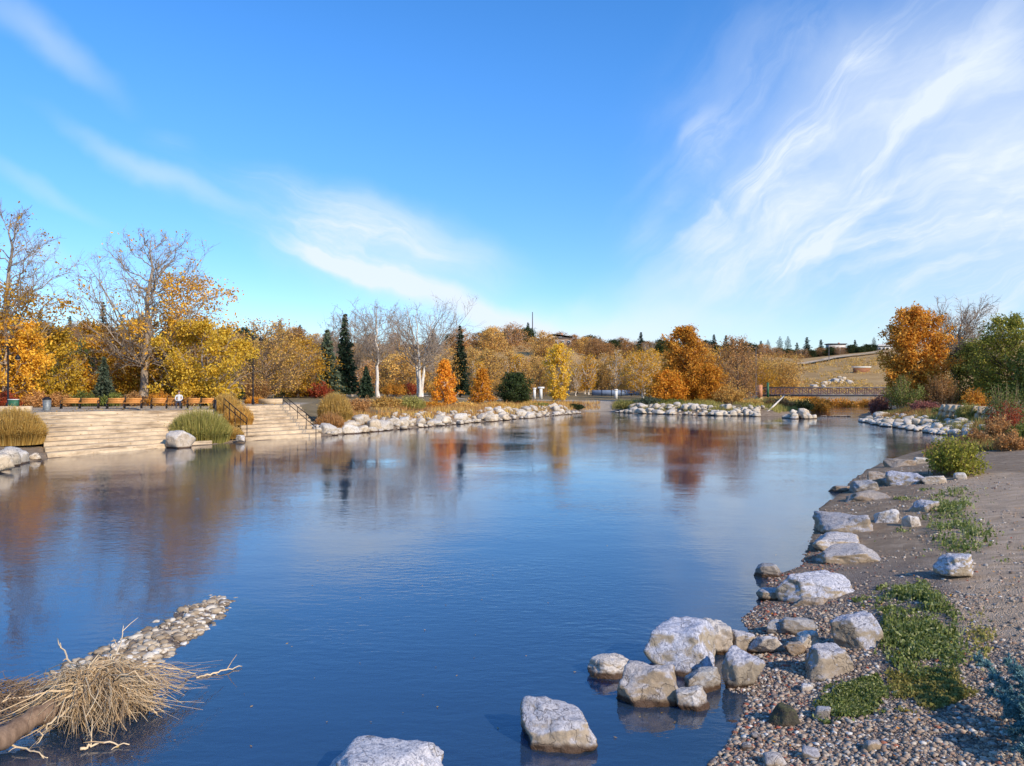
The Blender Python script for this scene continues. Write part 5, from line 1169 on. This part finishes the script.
# ------------------------------------------------------------------ stranded root mass and log
M['driftwood'] = barkmat('brown driftwood', (.13, .08, .05), (.30, .20, .13), 9)
Lr = empty('stranded_tree', (-5.75, 9.3, 0)); tag(Lr, 'stranded dead tree trunk with its fanned straw coloured root mass lying in the water', 'driftwood')
def rel(px, py, z): x, y = W(px, py, z); return np.array([x+5.75, y-9.3, z])
rg = np.random.RandomState(4)
p = np.array([rel(-60, 775, .12), rel(0, 738, .16), rel(40, 715, .24), rel(72, 702, .24), rel(98, 694, .20)])
m = MB(); tt = np.linspace(0, 4, 24); pp = np.stack([np.interp(tt, range(5), p[:, k]) for k in range(3)], -1)+rg.normal(size=(24, 3))*.012
m.tube(pp, np.interp(tt, range(5), [.13, .12, .12, .12, .10])*(1+.08*rg.normal(size=24)), 14); m.build('trunk', M['driftwood'], Lr, smooth=True)
ct = rel(98, 690, .25); m = MB()
v, f = rock_mesh(88, 4, 9, 8, .16); core = MB(); core.add(v*np.array([.40, .40, .17])+ct+[.12, .1, -.14], f); core.build('root_plate', M['driftwood'], Lr, smooth=True)
CL = [(rg.uniform(-2.2, 1.9), rg.normal()*.9, rg.uniform(.5, 1.15), rg.uniform(-.12, .12), rg.uniform(-.12, .12)) for _ in range(34)]
for k in range(1900):
    ca, ctw, cL, cox, coy = CL[rg.randint(34)]
    a = ca+rg.normal()*.22; u = rg.uniform(.25, 1.0); Lh = (rg.uniform(.35, .85)*u+.15)*min(cL, .9)
    s0 = ct+np.array([math.cos(a)*.12, math.sin(a)*.12, rg.uniform(-.05, .25)]); o = np.array([math.cos(a), math.sin(a), 0])*np.array([1, .95, 1])
    s0 = s0+np.array([cox*2, coy*2, -.04]); up = rg.uniform(.0, .26)*(1.1-u*.5); tw = ctw+rg.normal()*.35; t = np.linspace(0, 1, 6)
    pts = np.stack([s0+o*Lh*q+np.array([-o[1], o[0], 0])*tw*q*q*Lh+np.array([0, 0, up*math.sin(q*2.2)-.28*q*q*(1-.4*rg.rand())]) for q in t])+rg.normal(size=(6, 3))*.012
    pts[:, 2] = np.maximum(pts[:, 2], -.03); r0 = rg.choice([.003, .005, .008, .012, .018], p=[.38, .32, .2, .08, .02]); m.tube(pts, np.linspace(r0, r0*.4, 6), 3, cap=False)
tag(m.build('roots', M['root'], Lr), kind='stuff')
m = MB()
for k in range(700):
    q = rel(rg.uniform(-20, 75), rg.uniform(690, 718), 0); q[2] = .05+.12*rg.rand(); a = rg.uniform(0, 6.28); d = np.array([math.cos(a), math.sin(a), rg.normal()*.25])*rg.uniform(.08, .3)
    m.tube([q, q+d*.5+rg.normal(size=3)*.03, q+d], [.006, .005, .003], 3, cap=False)
tag(m.build('rootlets', M['twig'], Lr), kind='stuff')
def branch(pts, r0, label, mat='root', par=None):
    P = np.array(pts); tt = np.linspace(0, len(P)-1, 14); P = np.stack([np.interp(tt, range(len(P)), P[:, k]) for k in range(3)], -1)+rg.normal(size=(14, 3))*.01; m = MB()
    m.tube(P, np.linspace(r0, r0*.35, 14), 6)
    for j in range(3):
        b = P[5+j*3]; d = rg.normal(size=3)*.055+np.array([0, 0, .02]); m.tube([b, b+d, b+d*1.9+[0, 0, -.02]], [r0*.4, r0*.3, r0*.15], 4)
    o = m.build('branch', M['root'], par)
    if label: tag(o, label, 'branch')
for pts, r0 in [([rel(100, 688, .3), rel(70, 683, .38), rel(35, 690, .15), rel(-10, 695, .03)], .028), ([rel(95, 692, .28), rel(72, 665, .40), rel(57, 640, .55)], .022), ([rel(90, 690, .3), rel(45, 692, .2), rel(-20, 706, .05)], .02),
                ([rel(120, 672, .3), rel(160, 665, .25), rel(194, 674, .0)], .02), ([rel(110, 665, .3), rel(120, 645, .33), rel(124, 624, .45)], .015), ([rel(130, 700, .2), rel(150, 706, .1), rel(158, 716, .0)], .018),
                ([rel(80, 700, .3), rel(50, 722, .25), rel(38, 742, .02)], .018)]:
    branch(pts, r0, None, par=Lr)
def wb(px, py, z=.02): x, y = W(px, py, z); return (x, y, z)
branch([wb(80, 750, .02), wb(97, 742, .06), wb(130, 744, .02)], .018, 'small forked branch floating below the root mass')
branch([wb(197, 677, .01), wb(220, 671, .03), wb(242, 666, .02)], .016, 'thin stick lying on the water right of the root mass')
branch([wb(-10, 738, .1), wb(25, 748, .05), wb(50, 758, .0)], .014, 'thin twig in the water at the lower left under the stranded trunk')

# ------------------------------------------------------------------ grass, juniper
def grasspatch(poly, n, z0, h, label, seed, mat='grass'):
    rg = np.random.RandomState(seed); Q = [W(px, py, z0) for px, py in poly]; A = np.array(Q)
    x = rg.uniform(A[:, 0].min(), A[:, 0].max(), n); y = rg.uniform(A[:, 1].min(), A[:, 1].max(), n)
    e = fbm(np.stack([x, y, 0*x], -1)*1.3, 3, seed+1)
    c = A.mean(0); k = inpoly(c[0]+(x-c[0])*(1+.4*e), c[1]+(y-c[1])*(1+.4*e), Q); Qa = np.array(Q+[Q[0]])
    ed = dline(x, y, [tuple(q) for q in Qa]); k &= (sst(.0, .13*math.sqrt(np.ptp(A[:, 0])*np.ptp(A[:, 1])), ed)*np.clip((.9 if seed == 7 else .62)+1.5*fbm(np.stack([x, y, 0*x], -1)*2.0, 4, seed), .03, 1) > rg.rand(n))
    x, y, e = x[k], y[k], e[k]; z = ground_z(x, y); hh = h*(.6+.7*np.clip(e+.5, 0, 1.2))
    P = np.stack([x, y, z+hh*rg.rand(len(x))], -1); m = MB(); m.add(*leaves(P, .035+.0015*A[:, 1].mean(), rg, .5))
    b = P[::3].copy(); b[:, 2] = z[::3]; nb = len(b); s2 = rg.normal(size=(nb, 3)); s2[:, 2] = 0; t = b+rg.normal(size=(nb, 3))*.03; t[:, 2] = b[:, 2]+hh[::3]*rg.uniform(.6, 1.5, nb)
    w = .004+.0006*A[:, 1].mean(); m.add(np.stack([b-s2*w, b+s2*w, t], 1).reshape(-1, 3), np.arange(nb*3).reshape(-1, 3))
    tag(m.build('grass', M[mat]), label, 'grass', kind='stuff')
grasspatch([(868, 585), (905, 572), (940, 580), (968, 612), (975, 648), (955, 668), (905, 660), (872, 640)], 60000, .55, .10, 'green clover patch beside the violet blue boulder', 5)
grasspatch([(805, 690), (835, 672), (880, 668), (892, 685), (880, 700), (840, 706)], 22000, .35, .07, 'small low green patch on the gravel near the mossy rock', 6)
grasspatch([(912, 492), (945, 480), (978, 482), (985, 510), (1012, 528), (1000, 542), (945, 548), (925, 530), (918, 510)], 60000, .75, .12, 'bright green grass strip between the shore rocks and the dirt track', 7)
grasspatch([(880, 650), (960, 655), (985, 680), (940, 690), (890, 682)], 9000, .5, .05, 'thin olive grass on the gravel below the clover', 8, 'straw_green')
grasspatch([(960, 600), (985, 590), (1005, 620), (985, 650), (965, 640)], 7000, .7, .06, 'sparse grass at the edge of the dirt track', 9, 'straw_green')
x, y = W(1040, 735, .45)
rj = empty('blue_juniper', (x, y, gz(x, y))); tag(rj, 'blue green needled juniper branches reaching in at the lower right corner', 'juniper')
rg = np.random.RandomState(8); NB = MB(); SB = MB()
for k, (px, py, z) in enumerate([(972, 652, .62), (988, 672, .70), (1005, 655, .85), (985, 690, .52), (1000, 700, .60), (1018, 668, .85), (1012, 735, .5), (1018, 705, .65), (1030, 690, .8), (1005, 715, .5), (1035, 650, .9), (1020, 755, .45), (1032, 720, .7), (1040, 740, .6)]):
    tx, ty = W(px, py, z); tip = np.array([tx-x, ty-y, z-gz(x, y)]); c_ = np.array([tip*t*.98+np.array([0, 0, .12*math.sin(t*PI)]) for t in np.linspace(0, 1, 9)]); SB.tube(c_, np.linspace(.02, .006, 9), 5)
    for j in range(70):
        t = rg.uniform(.25, 1); b = c_[int(t*8)]; d = rg.normal(size=3)*.6+tip/np.linalg.norm(tip); d /= np.linalg.norm(d); Ls = rg.uniform(.04, .11); SB.tube([b, b+d*Ls], [.005, .003], 3, cap=False)
        q = b+d*Ls*rg.rand(70, 1); nd = d+rg.normal(size=(70, 3))*.8; nd /= np.linalg.norm(nd, axis=1)[:, None]; sdv = np.cross(nd, rg.normal(size=(70, 3))); sdv /= np.linalg.norm(sdv, axis=1)[:, None]
        e = q+nd*rg.uniform(.02, .05, (70, 1)); NB.add(np.stack([q-sdv*.006, q+sdv*.006, e], 1).reshape(-1, 3), np.arange(210).reshape(-1, 3))
SB.build('branches', M['bark_dark'], rj); NB.build('needles', M['needle_blue'], rj)


# specks of fallen leaves afloat
rg = np.random.RandomState(44); n_ = 90
y = 4*800/(rg.uniform(440, 760, n_)-385); x = (rg.uniform(40, 830, n_)-512)/800*y; k = sdw(x, y) < -.4; x, y = x[k], y[k]
P = np.stack([x, y, 0*x+.006], -1); a = rg.uniform(0, 6.28, len(x)); u = np.stack([np.cos(a), np.sin(a), 0*a+.1], -1); v_ = np.stack([-np.sin(a), np.cos(a), 0*a+.15], -1); s_ = rg.uniform(.012, .028, (len(x), 1))
m = MB(); m.add(np.stack([P-u*s_, P-v_*s_*.5, P+u*s_, P+v_*s_*.6], 1).reshape(-1, 3)+[0, 0, .004], np.arange(len(x)*4).reshape(-1, 4)); tag(m.build('floating_leaves', M['straw']), 'pale specks of fallen leaves floating on the water', 'leaves', kind='stuff')

# fallen leaves on the near bank and the plaza
def litter(x, y, z, size, mat, label, seed):
    rg = np.random.RandomState(seed); P = np.stack([x, y, z+.012], -1); a = rg.uniform(0, 6.28, len(x)); t = rg.normal(size=(len(x), 2))*.25
    u = np.stack([np.cos(a), np.sin(a), t[:, 0]], -1); w = np.stack([-np.sin(a), np.cos(a), t[:, 1]], -1); s = rg.uniform(.6, 1.3, (len(x), 1))*size
    m = MB(); m.add(np.stack([P-u*s, P-w*s*.6, P+u*s, P+w*s*.6], 1).reshape(-1, 3), np.arange(len(x)*4).reshape(-1, 4)); tag(m.build('fallen_leaves', M[mat]), label, 'leaves', kind='stuff')
rg = np.random.RandomState(91)
for mat, n_, lb in (('leaf_orange', 1300, 'orange fallen leaves scattered on the near bank'), ('leaf_red', 700, 'red fallen leaves scattered on the near bank')):
    y = rg.uniform(7, 34, n_*5); x = rg.uniform(1, 24, n_*5); d = sdw(x, y); k = (d > .02) & (d < 6) & (x/y < .72) & (np.exp(-d/1.3)+.12+.4*fbm(np.stack([x, y, 0*x], -1)*.8, 3, 5) > rg.rand(n_*5)); x, y = x[k][:n_], y[k][:n_]
    litter(x, y, ground_z(x, y)+.015, .022, mat, lb, 3)
x = rg.uniform(-34, -18, 900); y = rg.uniform(54, 80, 900); k = inpoly(x, y, PLAZA); litter(x[k], y[k], np.full(k.sum(), PLZ+.03), .07, 'leaf_gold', 'yellow fallen leaves on the plaza around the benches', 4)
x = rg.uniform(8, 24, 500); y = rg.uniform(12, 34, 500); k = sdw(x, y) > 3; litter(x[k], y[k], ground_z(x[k], y[k])+.01, .03, 'leaf_brown', 'brown fallen leaves on the dirt track', 6)
